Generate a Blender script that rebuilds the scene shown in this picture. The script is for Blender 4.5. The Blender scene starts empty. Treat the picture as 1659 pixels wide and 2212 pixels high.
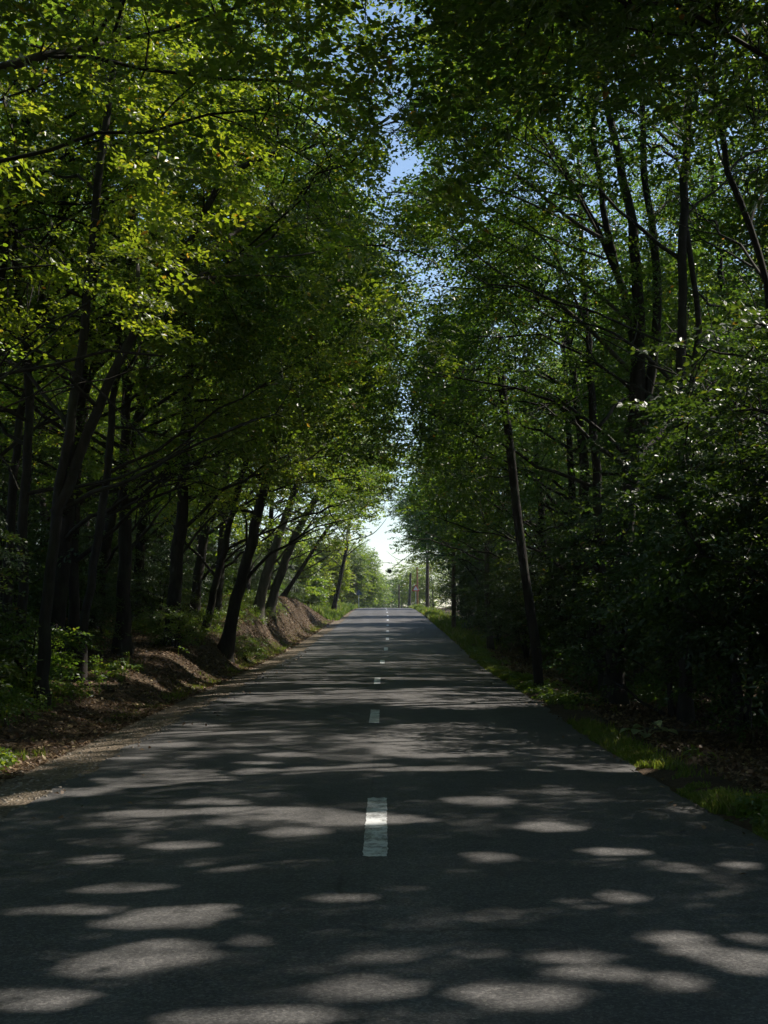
import bpy, math, random
import numpy as np
from mathutils import Vector

# ------------------------------------------------------------------ camera, world, sun, exposure
SC = bpy.context.scene
F = 2946.0                      # focal length in units of a picture 1659 wide, 2212 high
PITCH = math.atan(235.0 / F)
EYE = 1.62
cam_data = bpy.data.cameras.new('camera')
cam = bpy.data.objects.new('camera', cam_data)
SC.collection.objects.link(cam)
cam.location = (0, 0, EYE)
cam.rotation_euler = (math.pi / 2 + PITCH, 0, 0)
cam_data.sensor_fit = 'VERTICAL'
cam_data.sensor_height = 36.0
cam_data.lens = 36.0 * F / 2212.0
cam_data.clip_start = 0.05
cam_data.clip_end = 6000
SC.camera = cam

SUN_AZ = math.radians(63)       # clockwise from the road's forward direction (+Y)
SUN_EL = math.radians(50)
w = bpy.data.worlds.new('World')
SC.world = w
w.use_nodes = True
nt = w.node_tree
nt.nodes.clear()
sky = nt.nodes.new('ShaderNodeTexSky')
sky.sky_type = 'NISHITA'
sky.sun_disc = False
sky.sun_elevation = SUN_EL
sky.sun_rotation = SUN_AZ
sky.air_density = 1.0
sky.dust_density = 0.2
bg = nt.nodes.new('ShaderNodeBackground')
bg.inputs['Strength'].default_value = 0.11
wo = nt.nodes.new('ShaderNodeOutputWorld')
nt.links.new(sky.outputs[0], bg.inputs[0])
nt.links.new(bg.outputs[0], wo.inputs[0])

sun_data = bpy.data.lights.new('sun', 'SUN')
sun_data.energy = 5.0
sun_data.angle = math.radians(0.6)
sun_data.color = (1.0, 0.92, 0.82)
sun = bpy.data.objects.new('sun', sun_data)
SC.collection.objects.link(sun)
SUNV = Vector((math.sin(SUN_AZ) * math.cos(SUN_EL), math.cos(SUN_AZ) * math.cos(SUN_EL), math.sin(SUN_EL)))
sun.rotation_euler = SUNV.to_track_quat('Z', 'Y').to_euler()
sun.location = (20, 10, 40)

SC.view_settings.view_transform = 'Standard'
SC.view_settings.look = 'None'
SC.view_settings.gamma = 1.0
SC.view_settings.exposure = 0.64
SC.render.engine = 'CYCLES'
cy = SC.cycles
cy.max_bounces = 5
cy.diffuse_bounces = 1
cy.glossy_bounces = 1
cy.transmission_bounces = 2
cy.transparent_max_bounces = 4
cy.volume_bounces = 0
cy.sample_clamp_indirect = 4.0
cy.caustics_reflective = False
cy.caustics_refractive = False
cy.use_denoising = True
cy.use_adaptive_sampling = True
cy.adaptive_threshold = 0.02

rng = np.random.default_rng(7)
random.seed(7)

# ------------------------------------------------------------------ pixel -> point
def at(px, py, Y):
    """world point seen at (px, py) of the 1659 x 2212 picture, at depth Y along the road"""
    u = (px - 829.5) / F
    v = (1106.0 - py) / F
    cp, sp = math.cos(PITCH), math.sin(PITCH)
    dy = cp - v * sp
    dz = sp + v * cp
    t = Y / dy
    return (u * t, Y, EYE + dz * t)

# ------------------------------------------------------------------ road and terrain profile
_zy = np.array([-60, -20, 0, 22, 33, 45, 57, 69, 81, 93, 105, 117, 130, 145, 160, 172, 185, 200, 230, 300, 450, 1500.])
_zz = np.array([0, 0, 0, 0, .04, .155, .33, .60, .90, 1.22, 1.58, 1.96, 2.38, 2.80, 3.08, 3.215, 3.26, 3.22, 2.9, 2.0, 1.0, 0.0])
_fy = np.arange(-60, 1500, 1.0)
_fz = np.interp(_fy, _zy, _zz)
_k = np.hanning(15); _k /= _k.sum()
_fzs = np.convolve(np.pad(_fz, 7, mode='edge'), _k, mode='valid')
def road_z(y): return np.interp(y, _fy, _fzs)
_ey = np.array([-60, 9, 13, 20, 28, 45, 58, 78, 112, 172, 1500.])
_el = np.array([-3.13, -3.13, -3.2, -3.3, -3.42, -3.50, -3.43, -3.37, -3.14, -2.96, -2.96])
_er = np.array([2.85, 2.85, 2.8, 2.87, 3.1, 3.18, 3.4, 3.57, 3.6, 3.15, 3.15])
def edge_l(y): return np.interp(y, _ey, _el)
def edge_r(y): return np.interp(y, _ey, _er)
def road_c(y): return 0.5 * (edge_l(y) + edge_r(y))
_by = np.array([-60, 12, 18, 25, 30, 35, 45, 60, 75, 92, 104, 114, 125, 1500.])
_bh = np.array([.12, .15, .22, .35, .5, .75, 1.05, 1.7, 2.25, 1.9, .9, .45, .30, .2])
_bw = np.array([1.6, 1.6, 1.6, 1.5, 1.4, 1.35, 1.4, 1.8, 2.0, 1.8, 1.5, 2.2, 2.5, 2.5])

_ph = rng.uniform(0, 6.28, (8, 3)); _fr = rng.normal(0, 1, (8, 3))
def noise3(x, y, z, s):
    """smooth pseudo-noise, about -1..1, feature size s"""
    r = 0
    for i in range(8):
        k = _fr[i] * 2.6 / s
        r = r + np.sin(k[0] * x + k[1] * y + k[2] * z + _ph[i, 0])
    return r / 2.8

def smooth(t):
    t = np.clip(t, 0, 1)
    return t * t * (3 - 2 * t)

def ground_z(x, y):
    x = np.asarray(x, float); y = np.asarray(y, float)
    rz = road_z(y)
    dl = edge_l(y) - x                     # metres left of the left edge
    dr = x - edge_r(y)
    bh = np.interp(y, _by, _bh); bw = np.interp(y, _by, _bw)
    foot = 0.95
    bump = noise3(x, y, 0, 1.3) * 0.03 + noise3(x, y, 3, 5.0) * 0.05
    t = (dl - foot) / bw
    left = -0.05 * smooth(dl / 0.9) - .02 + bh * smooth(t) + np.clip(dl - foot - bw, 0, 40) * 0.045
    left = left + bump * smooth((dl - .7) / 1.2) 
    rb = np.interp(y, [0, 30, 45, 62, 100, 120, 140], [.0, .0, .15, .55, .5, .1, 0.])
    right = .03 * smooth(dr / .3) - 0.16 * smooth((dr - .7) / 1.2) + np.clip(dr - 2.6, 0, 40) * 0.05 + rb * smooth((dr - 1.3) / 2) + bump * smooth((dr - .9) / 1.2)
    z = np.where(dl > 0, left, np.where(dr > 0, right, -0.03))
    return rz + z

# ------------------------------------------------------------------ object helpers
COL = SC.collection
def tag(o, label=None, cat=None, group=None, kind=None):
    if label: o['label'] = label
    if cat: o['category'] = cat
    if group: o['group'] = group
    if kind: o['kind'] = kind
    return o

def empty(name, loc, label=None, cat=None, group=None):
    o = bpy.data.objects.new(name, None)
    o.location = loc
    o.empty_display_size = 0.2
    COL.objects.link(o)
    return tag(o, label, cat, group)

def link_mesh(name, me, parent=None, mats=()):
    o = bpy.data.objects.new(name, me)
    for m in mats: me.materials.append(m)
    COL.objects.link(o)
    if parent is not None:
        o.parent = parent
    return o

def quads_mesh(name, V, Q, smoothf=False, mat_idx=None):
    me = bpy.data.meshes.new(name)
    V = np.ascontiguousarray(V, dtype=np.float32); Q = np.ascontiguousarray(Q, dtype=np.int32)
    n = len(Q)
    me.vertices.add(len(V)); me.vertices.foreach_set('co', V.ravel())
    me.loops.add(n * 4); me.loops.foreach_set('vertex_index', Q.ravel())
    me.polygons.add(n)
    me.polygons.foreach_set('loop_start', np.arange(0, n * 4, 4, dtype=np.int32))
    me.polygons.foreach_set('loop_total', np.full(n, 4, dtype=np.int32))
    if smoothf is not False:
        arr = np.ones(n, bool) if smoothf is True else np.asarray(smoothf, bool)
        me.polygons.foreach_set('use_smooth', arr)
    if mat_idx is not None:
        me.polygons.foreach_set('material_index', np.asarray(mat_idx, dtype=np.int32))
    me.update(calc_edges=True)
    return me

class Geo:
    """collects quads"""
    def __init__(s): s.V = []; s.Q = []; s.M = []; s.S = []; s.n = 0
    def add(s, V, Q, m=0, sm=False):
        V = np.asarray(V, float).reshape(-1, 3); Q = np.asarray(Q, int).reshape(-1, 4)
        s.V.append(V); s.Q.append(Q + s.n); s.M.append(np.full(len(Q), m)); s.S.append(np.full(len(Q), sm)); s.n += len(V)
    def tube(s, pts, rad, k=8, m=0, rough=0.0, cap=True):
        P = np.asarray(pts, float); R = np.asarray(rad, float)
        n = len(P)
        T = np.gradient(P, axis=0); T /= np.linalg.norm(T, axis=1)[:, None] + 1e-9
        ref = np.array([0.31, 0.95, 0.05]) if abs(T[:, 2]).mean() > .6 else np.array([0.05, 0.1, 1.0])
        A = np.cross(T, ref); A /= np.linalg.norm(A, axis=1)[:, None] + 1e-9
        B = np.cross(T, A)
        a = np.arange(k) * 2 * math.pi / k
        rr = R[:, None] * (1 + (rng.normal(0, rough, (n, k)) if rough else 0))
        V = P[:, None, :] + A[:, None, :] * (np.cos(a)[None, :] * rr)[:, :, None] + B[:, None, :] * (np.sin(a)[None, :] * rr)[:, :, None]
        i = np.arange(n - 1)[:, None]; j = np.arange(k)[None, :]
        Q = np.stack([i * k + j, i * k + (j + 1) % k, (i + 1) * k + (j + 1) % k, (i + 1) * k + j], -1).reshape(-1, 4)
        s.add(V.reshape(-1, 3), Q, m, True)
        if cap and k % 2 == 0:
            for base, flip in ((0, 1), ((n - 1) * k, 0)):
                q = []
                for t in range(0, k - 2, 2):
                    q.append([0, t + 1, t + 2, (t + 3) % k])
                q = [x for x in q]
                Vc = V.reshape(-1, 3)[base:base + k]
                s.add(Vc, [x if flip == 0 else x[::-1] for x in q], m, False)
    def box(s, c, d, m=0, rot=None):
        c = np.asarray(c, float); d = np.asarray(d, float) / 2
        v = np.array([[x, y, z] for x in (-1, 1) for y in (-1, 1) for z in (-1, 1)], float) * d
        if rot is not None: v = v @ np.asarray(rot).T
        s.add(v + c, [[0, 1, 3, 2], [4, 6, 7, 5], [0, 4, 5, 1], [2, 3, 7, 6], [0, 2, 6, 4], [1, 5, 7, 3]], m)
    def build(s, name, mats, parent=None, origin=(0, 0, 0)):
        V = np.concatenate(s.V) - np.asarray(origin, float)
        me = quads_mesh(name, V, np.concatenate(s.Q), np.concatenate(s.S), np.concatenate(s.M))
        return link_mesh(name, me, parent, mats)

# ------------------------------------------------------------------ materials
def mat(name):
    m = bpy.data.materials.new(name); m.use_nodes = True
    t = m.node_tree; t.nodes.clear()
    out = t.nodes.new('ShaderNodeOutputMaterial')
    return m, t, out
def N(t, typ, **kw):
    n = t.nodes.new(typ)
    for k, v in kw.items():
        if hasattr(n, k) and not isinstance(v, (tuple, list)): setattr(n, k, v)
        else: n.inputs[k.replace('_', ' ')].default_value = v
    return n
def ramp(t, fac, stops):
    r = t.nodes.new('ShaderNodeValToRGB')
    e = r.color_ramp.elements
    e[0].position, e[0].color = stops[0][0], (*stops[0][1], 1)
    e[1].position, e[1].color = stops[-1][0], (*stops[-1][1], 1)
    for p, c in stops[1:-1]:
        x = e.new(p); x.color = (*c, 1)
    t.links.new(fac, r.inputs[0])
    return r.outputs[0]
def pos(t):
    return t.nodes.new('ShaderNodeNewGeometry').outputs['Position']
def noise(t, vec, scale, detail=4, rough=.55):
    n = t.nodes.new('ShaderNodeTexNoise'); n.inputs['Scale'].default_value = scale
    n.inputs['Detail'].default_value = detail; n.inputs['Roughness'].default_value = rough
    t.links.new(vec, n.inputs['Vector'])
    return n.outputs[0]
def mix(t, fac, a, b, typ='MIX'):
    m = t.nodes.new('ShaderNodeMix'); m.data_type = 'RGBA'; m.blend_type = typ
    for sock, v in ((m.inputs[0], fac), (m.inputs[6], a), (m.inputs[7], b)):
        if hasattr(v, 'type') and hasattr(v, 'links'): t.links.new(v, sock)
        elif isinstance(v, (int, float)): sock.default_value = v
        else: sock.default_value = (*v, 1)
    return m.outputs[2]
def bump(t, h, strength, dist):
    b = t.nodes.new('ShaderNodeBump'); b.inputs['Strength'].default_value = strength
    b.inputs['Distance'].default_value = dist
    t.links.new(h, b.inputs['Height'])
    return b.outputs[0]
def principled(t, out, color, rough=.6, normal=None, spec=.5, metal=0):
    p = t.nodes.new('ShaderNodeBsdfPrincipled')
    if hasattr(color, 'links'): t.links.new(color, p.inputs['Base Color'])
    else: p.inputs['Base Color'].default_value = (*color, 1)
    if hasattr(rough, 'links'): t.links.new(rough, p.inputs['Roughness'])
    else: p.inputs['Roughness'].default_value = rough
    p.inputs['Specular IOR Level'].default_value = spec
    p.inputs['Metallic'].default_value = metal
    if normal is not None: t.links.new(normal, p.inputs['Normal'])
    if out is not None: t.links.new(p.outputs[0], out.inputs[0])
    return p

def leaf_material(name, cols, trans, rough=.34, tw=.45, spec=.6):
    m, t, out = mat(name)
    g = t.nodes.new('ShaderNodeNewGeometry')
    oi = t.nodes.new('ShaderNodeObjectInfo')
    c = ramp(t, g.outputs['Random Per Island'], cols)
    c2 = ramp(t, g.outputs['Random Per Island'], trans)
    # clumps of lighter and darker growth, and each tree a little different
    n = noise(t, g.outputs['Position'], .55, 2)
    v = ramp(t, n, [(.35, (.72, .78, .85)), (.65, (1.18, 1.1, .95))])
    c = mix(t, 1.0, c, v, 'MULTIPLY'); c2 = mix(t, 1.0, c2, v, 'MULTIPLY')
    v2 = ramp(t, oi.outputs['Random'], [(0, (.8, .92, 1.0)), (.5, (1, 1, 1)), (1, (1.2, 1.08, .85))])
    c = mix(t, 1.0, c, v2, 'MULTIPLY'); c2 = mix(t, 1.0, c2, v2, 'MULTIPLY')
    p = principled(t, None, c, rough, None, spec)
    tr = t.nodes.new('ShaderNodeBsdfTranslucent'); t.links.new(c2, tr.inputs[0])
    mx = t.nodes.new('ShaderNodeMixShader'); mx.inputs[0].default_value = tw
    t.links.new(p.outputs[0], mx.inputs[1]); t.links.new(tr.outputs[0], mx.inputs[2])
    t.links.new(mx.outputs[0], out.inputs[0])
    return m

M_LEAF = leaf_material('green_leaves',
    [(0, (.030, .075, .012)), (.5, (.045, .10, .016)), (.96, (.065, .115, .016)), (.992, (.14, .14, .02)), (1, (.20, .10, .02))],
    [(0, (.15, .28, .018)), (.5, (.21, .35, .025)), (.96, (.28, .40, .03)), (.992, (.42, .40, .04)), (1, (.5, .2, .03))], .40, .45, .75)
M_LEAFY = leaf_material('yellow_green_leaves',
    [(0, (.045, .09, .012)), (.5, (.065, .115, .018)), (.95, (.09, .135, .02)), (.99, (.18, .16, .02)), (1, (.23, .11, .02))],
    [(0, (.24, .40, .02)), (.5, (.33, .48, .03)), (.95, (.42, .54, .04)), (.99, (.52, .44, .04)), (1, (.5, .22, .03))], .40, .45, .75)
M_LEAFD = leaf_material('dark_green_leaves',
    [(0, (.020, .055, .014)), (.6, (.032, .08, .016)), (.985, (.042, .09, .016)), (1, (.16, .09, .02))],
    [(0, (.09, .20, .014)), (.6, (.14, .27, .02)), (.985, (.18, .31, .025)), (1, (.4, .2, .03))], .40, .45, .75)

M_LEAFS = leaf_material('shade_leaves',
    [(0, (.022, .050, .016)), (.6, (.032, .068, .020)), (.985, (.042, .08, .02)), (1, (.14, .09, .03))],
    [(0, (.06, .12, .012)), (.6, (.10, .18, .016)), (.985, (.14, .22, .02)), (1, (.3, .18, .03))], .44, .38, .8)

def bark_material(name, a, b, sc=9, bs=.6):
    m, t, out = mat(name)
    P = t.nodes.new('ShaderNodeTexCoord').outputs['Object']
    mp = t.nodes.new('ShaderNodeMapping'); mp.inputs['Scale'].default_value = (1, 1, .22)
    t.links.new(P, mp.inputs[0])
    n = noise(t, mp.outputs[0], sc, 6, .65)
    n2 = noise(t, P, 1.7, 3)
    c = ramp(t, n, [(.3, a), (.7, b)])
    c = mix(t, ramp(t, n2, [(.5, (0, 0, 0)), (.72, (.5, .5, .5))]), c, (.045, .06, .03))
    principled(t, out, c, .85, bump(t, n, bs, .03), .25)
    return m
M_BARK = bark_material('dark_bark', (.010, .0085, .0065), (.037, .031, .025))
M_BARKG = bark_material('grey_bark', (.035, .032, .026), (.12, .108, .09), 7, .4)
M_POLE = bark_material('weathered_pole_wood', (.05, .04, .03), (.14, .11, .085), 14, .3)
M_POLEO = bark_material('orange_pole_wood', (.20, .10, .05), (.34, .19, .10), 14, .2)
M_DEAD = bark_material('dead_trunk_wood', (.008, .0065, .005), (.032, .026, .02), 11, .8)

def asphalt():
    m, t, out = mat('old_asphalt')
    P = pos(t)
    big = noise(t, P, .35, 3)
    mid = noise(t, P, 3.2, 4, .6)
    fine = noise(t, P, 130, 2, .7)
    fine2 = noise(t, P, 42, 3, .7)
    c = ramp(t, big, [(.3, (.078, .077, .077)), (.7, (.108, .106, .104))])
    c = mix(t, .55, c, ramp(t, mid, [(.3, (.074, .073, .072)), (.7, (.128, .125, .121))]))
    # stone chips showing in the worn binder
    vo = t.nodes.new('ShaderNodeTexVoronoi'); vo.inputs['Scale'].default_value = 70
    t.links.new(P, vo.inputs['Vector'])
    chips = ramp(t, vo.outputs['Color'], [(.25, (.72, .72, .72)), (.6, (1, 1, 1)), (.9, (1.5, 1.46, 1.42))])
    c = mix(t, 1.0, c, chips, 'MULTIPLY')
    c = mix(t, .8, c, ramp(t, fine, [(.3, (.62, .62, .62)), (.7, (1.4, 1.4, 1.4))]), 'MULTIPLY')
    # wheel tracks polished a little darker, dark seam down the middle
    sx = t.nodes.new('ShaderNodeSeparateXYZ'); t.links.new(P, sx.inputs[0])
    # cracks
    mp = t.nodes.new('ShaderNodeMapping'); mp.inputs['Scale'].default_value = (1, .55, 1)
    wv = noise(t, P, 2.5, 4)
    add = t.nodes.new('ShaderNodeVectorMath'); add.operation = 'MULTIPLY_ADD'
    add.inputs[1].default_value = (1, 1, 1)
    t.links.new(P, mp.inputs[0]); t.links.new(mp.outputs[0], add.inputs[0])
    sc = t.nodes.new('ShaderNodeVectorMath'); sc.operation = 'SCALE'; sc.inputs['Scale'].default_value = .7
    t.links.new(wv, sc.inputs[0]); t.links.new(sc.outputs[0], add.inputs[2])
    v2 = t.nodes.new('ShaderNodeTexVoronoi'); v2.feature = 'DISTANCE_TO_EDGE'; v2.inputs['Scale'].default_value = .42
    t.links.new(add.outputs[0], v2.inputs['Vector'])
    cr = ramp(t, v2.outputs[0], [(.0, (1, 1, 1)), (.009, (0, 0, 0))])
    gate = ramp(t, noise(t, P, .22, 2), [(.53, (0, 0, 0)), (.6, (.6, .6, .6))])
    crk = mix(t, 1.0, cr, gate, 'MULTIPLY')
    c = mix(t, crk, c, (.02, .019, .018))
    # centre seam
    seam = t.nodes.new('ShaderNodeMath'); seam.operation = 'MULTIPLY_ADD'
    wob = noise(t, P, .8, 3)
    seam.inputs[1].default_value = .14; t.links.new(wob, seam.inputs[0])
    t.links.new(sx.outputs[0], seam.inputs[2])
    s2 = t.nodes.new('ShaderNodeMath'); s2.operation = 'ADD'; s2.inputs[1].default_value = .04
    t.links.new(seam.outputs[0], s2.inputs[0])
    s3 = t.nodes.new('ShaderNodeMath'); s3.operation = 'ABSOLUTE'; t.links.new(s2.outputs[0], s3.inputs[0])
    sm = ramp(t, s3.outputs[0], [(.003, (.4, .4, .4)), (.016, (0, 0, 0))])
    sg = ramp(t, noise(t, P, .5, 3), [(.35, (.25, .25, .25)), (.6, (1, 1, 1))])
    c = mix(t, mix(t, 1.0, sm, sg, 'MULTIPLY'), c, (.035, .033, .031))
    # polished wheel tracks
    wt = t.nodes.new('ShaderNodeMath'); wt.operation = 'SINE'
    wm = t.nodes.new('ShaderNodeMath'); wm.operation = 'MULTIPLY_ADD'; wm.inputs[1].default_value = 4.1; wm.inputs[2].default_value = .8
    t.links.new(sx.outputs[0], wm.inputs[0]); t.links.new(wm.outputs[0], wt.inputs[0])
    c = mix(t, 1.0, c, ramp(t, wt.outputs[0], [(0, (.93, .93, .93)), (1, (1.09, 1.09, 1.09))]), 'MULTIPLY')
    st_ = ramp(t, noise(t, P, 1.1, 5, .7), [(.62, (0, 0, 0)), (.72, (.45, .45, .45))])
    c = mix(t, st_, c, (.05, .047, .044))
    # repaired darker patches of newer bitumen
    pt = ramp(t, noise(t, P, .16, 1), [(.62, (0, 0, 0)), (.63, (.35, .35, .35))])
    c = mix(t, pt, c, (.06, .057, .055))
    hb = mix(t, .5, fine, fine2)
    principled(t, out, c, .72, bump(t, hb, .9, .006), .14)
    return m
M_ASPHALT = asphalt()

def paint():
    m, t, out = mat('worn_white_paint')
    P = pos(t)
    n = noise(t, P, 38, 4, .75); n2 = noise(t, P, 5, 3)
    worn = ramp(t, mix(t, .45, n, n2), [(.43, (0, 0, 0)), (.52, (1, 1, 1))])
    c = mix(t, worn, (.17, .17, .165), ramp(t, n2, [(.3, (.50, .52, .52)), (.7, (.66, .68, .68))]))
    principled(t, out, c, .55, bump(t, n, .5, .004), .5)
    return m
M_PAINT = paint()

def soil():
    m, t, out = mat('forest_soil')
    P = pos(t)
    n = noise(t, P, 1.4, 5); n2 = noise(t, P, 28, 5, .7); n3 = noise(t, P, 90, 2)
    c = ramp(t, n, [(.3, (.042, .031, .021)), (.55, (.082, .060, .040)), (.75, (.060, .055, .028))])
    c = mix(t, .8, c, ramp(t, n2, [(.3, (.35, .33, .3)), (.7, (1.7, 1.6, 1.5))]), 'MULTIPLY')
    principled(t, out, c, .9, bump(t, mix(t, .4, n2, n3), .9, .05), .2)
    return m
M_SOIL = soil()
def gravel():
    m, t, out = mat('dusty_gravel')
    P = pos(t)
    n = noise(t, P, 2.0, 4)
    vo = t.nodes.new('ShaderNodeTexVoronoi'); vo.inputs['Scale'].default_value = 34; t.links.new(P, vo.inputs['Vector'])
    c = ramp(t, n, [(.3, (.115, .095, .070)), (.7, (.19, .155, .115))])
    c = mix(t, .9, c, ramp(t, vo.outputs['Color'], [(.2, (.55, .55, .55)), (.9, (1.6, 1.55, 1.5))]), 'MULTIPLY')
    principled(t, out, c, .9, bump(t, vo.outputs['Distance'], .8, .03), .2)
    return m
M_GRAVEL = gravel()
def simple(name, c, rough=.6, metal=0, spec=.4, var=.25, sc=20):
    m, t, out = mat(name)
    n = noise(t, pos(t), sc, 3)
    cc = mix(t, 1.0, c, ramp(t, n, [(.3, (1 - var,) * 3), (.7, (1 + var,) * 3)]), 'MULTIPLY')
    principled(t, out, cc, rough, None, spec, metal)
    return m
M_STEEL = simple('galvanised_steel', (.35, .36, .37), .5, .7)
M_SIGNBACK = simple('dark_sign_back', (.05, .07, .11), .5)
M_RED = simple('sign_red', (.55, .05, .04), .5, 0, .4, .08)
M_WHITE = simple('sign_white', (.75, .75, .74), .5, 0, .4, .05)
M_CERAMIC = simple('pale_porcelain', (.6, .6, .57), .3, 0, .5, .05)
M_CABLE = simple('pale_cable', (.45, .45, .43), .5)
M_STONE = simple('pale_stone_chips', (.24, .21, .17), .85)

def litter_material():
    m, t, out = mat('dead_leaves')
    g = t.nodes.new('ShaderNodeNewGeometry')
    c = ramp(t, g.outputs['Random Per Island'], [(0, (.045, .030, .018)), (.35, (.10, .062, .034)), (.7, (.17, .105, .058)), (.9, (.26, .18, .10)), (1, (.32, .26, .13))])
    p = principled(t, None, c, .6, None, .4)
    tr = t.nodes.new('ShaderNodeBsdfTranslucent'); t.links.new(c, tr.inputs[0])
    mx = t.nodes.new('ShaderNodeMixShader'); mx.inputs[0].default_value = .2
    t.links.new(p.outputs[0], mx.inputs[1]); t.links.new(tr.outputs[0], mx.inputs[2]); t.links.new(mx.outputs[0], out.inputs[0])
    return m
M_LITTER = litter_material()
M_GRASS = leaf_material('verge_grass',
    [(0, (.05, .085, .014)), (.6, (.075, .12, .018)), (.88, (.11, .13, .03)), (1, (.26, .22, .10))],
    [(0, (.2, .32, .03)), (.6, (.3, .42, .045)), (.88, (.38, .42, .06)), (1, (.45, .38, .16))], .5, .45, .4)
M_BURDOCK = leaf_material('pale_broad_leaf', [(0, (.16, .22, .13)), (1, (.24, .30, .18))], [(0, (.25, .4, .12)), (1, (.3, .45, .15))], .35, .25, .6)

# ------------------------------------------------------------------ ground, road, shoulder
def build_ground():
    ys = np.concatenate([np.arange(-40, 6, 1.5), np.arange(6, 60, .35), np.arange(60, 130, .6), np.arange(130, 230, 2.0), np.geomspace(232, 1500, 30)])
    rel = np.concatenate([-np.geomspace(900, 20, 16), -np.arange(19, 9, -.8), -np.arange(9, 3, -.22), [-2.8, -1.5, 0, 1.5, 2.6], np.arange(3, 8, .22), np.arange(8, 19, .8), np.geomspace(20, 900, 16)])
    X = np.broadcast_to(rel[None, :], (len(ys), len(rel))) + road_c(ys)[:, None]
    Y = np.broadcast_to(ys[:, None], X.shape)
    Z = ground_z(X, Y)
    far = smooth((np.abs(X) - 45) / 200)
    Z = Z * (1 - far) + (road_z(Y) * .6) * far
    nr, nc = X.shape
    V = np.stack([X, Y, Z], -1).reshape(-1, 3)
    i = np.arange(nr - 1)[:, None]; j = np.arange(nc - 1)[None, :]
    Q = np.stack([i * nc + j, i * nc + j + 1, (i + 1) * nc + j + 1, (i + 1) * nc + j], -1).reshape(-1, 4)
    o = link_mesh('ground', quads_mesh('ground', V, Q, True), None, [M_SOIL])
    tag(o, 'brown forest soil rising to a bank left of the road', 'ground', None, 'structure')

def strip(name, fl, fr, y0, y1, dz, m, n=8, step=.5, jag=0.0, jagr=0.0):
    ys = np.arange(y0, y1, step)
    a = fl(ys) + (jag * (noise3(ys, 0 * ys, 0 * ys, 1.2) + .6 * noise3(ys, 5 + 0 * ys, 0 * ys, .35)) if jag else 0)
    b = fr(ys) + (jagr * (noise3(ys, 9 + 0 * ys, 0 * ys, 1.2) + .6 * noise3(ys, 2 + 0 * ys, 0 * ys, .35)) if jagr else 0)
    s = np.linspace(0, 1, n)
    X = a[:, None] * (1 - s) + b[:, None] * s
    Y = np.broadcast_to(ys[:, None], X.shape)
    Z = dz(X, Y, s[None, :])
    nr, nc = X.shape
    i = np.arange(nr - 1)[:, None]; j = np.arange(nc - 1)[None, :]
    Q = np.stack([i * nc + j, i * nc + j + 1, (i + 1) * nc + j + 1, (i + 1) * nc + j], -1).reshape(-1, 4)
    return link_mesh(name, quads_mesh(name, np.stack([X, Y, Z], -1).reshape(-1, 3), Q, True), None, [m])

build_ground()
camber = lambda X, Y, s: road_z(Y) + .035 * (1 - (2 * s - 1) ** 2)
o = strip('road', edge_l, edge_r, -40, 400, camber, M_ASPHALT, 13, .25, .05, .05)
tag(o, 'narrow grey asphalt country road running to a crest', 'road', None, 'structure')
o = strip('road_shoulder', lambda y: edge_l(y) - np.interp(y, [0, 14, 24, 40, 60, 110, 130], [1.0, .95, .8, .8, 1.0, 1.1, .3]), lambda y: edge_l(y) + .25, -40, 150,
          lambda X, Y, s: np.where(X > edge_l(Y), road_z(Y) - .012, ground_z(X, Y) + .006), M_GRAVEL, 12, .3, .12, 0)
tag(o, 'dusty gravel shoulder along the left road edge', 'shoulder', None, 'structure')

dash_y = [9.35 + 12 * k for k in range(14)]
dash_x = np.interp(dash_y, [10, 22, 34, 46, 58, 69, 81, 117, 170], [-.06, -.16, -.17, -.05, .09, .17, .22, .33, .2])
for k, (y0, x0) in enumerate(zip(dash_y, dash_x)):
    L = 3.05; n = 50; hw = .078
    if k == 0: hw = .085
    t = np.linspace(0, L, n)
    xl = x0 - hw + rng.normal(0, .0035, n); xr = x0 + hw + rng.normal(0, .0035, n)
    cols = 8
    V = []
    for i in range(n):
        for c in range(cols):
            s = c / (cols - 1)
            yy = y0 + t[i]
            if i in (0, n - 1): yy += rng.normal(0, .025)
            xx = xl[i] * (1 - s) + xr[i] * s
            ss = (xx - edge_l(yy)) / (edge_r(yy) - edge_l(yy))
            V.append((xx, yy, float(road_z(yy)) + .035 * (1 - (2 * ss - 1) ** 2) + .004))
    Q = [[i * cols + c, i * cols + c + 1, (i + 1) * cols + c + 1, (i + 1) * cols + c] for i in range(n - 1) for c in range(cols - 1)]
    o = link_mesh('road_marking', quads_mesh('road_marking', np.array(V), Q, True), None, [M_PAINT])
    ords = ['nearest', 'second', 'third', 'fourth', 'fifth', 'sixth', 'seventh', 'eighth', 'ninth', 'tenth', 'eleventh', 'twelfth', 'thirteenth', 'fourteenth']
    tag(o, 'worn white centre line dash, %s%s' % (ords[k], ' and largest of the row' if k == 0 else ' up the road from the viewer'), 'road marking', 'centre line dashes', 'structure')

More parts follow.
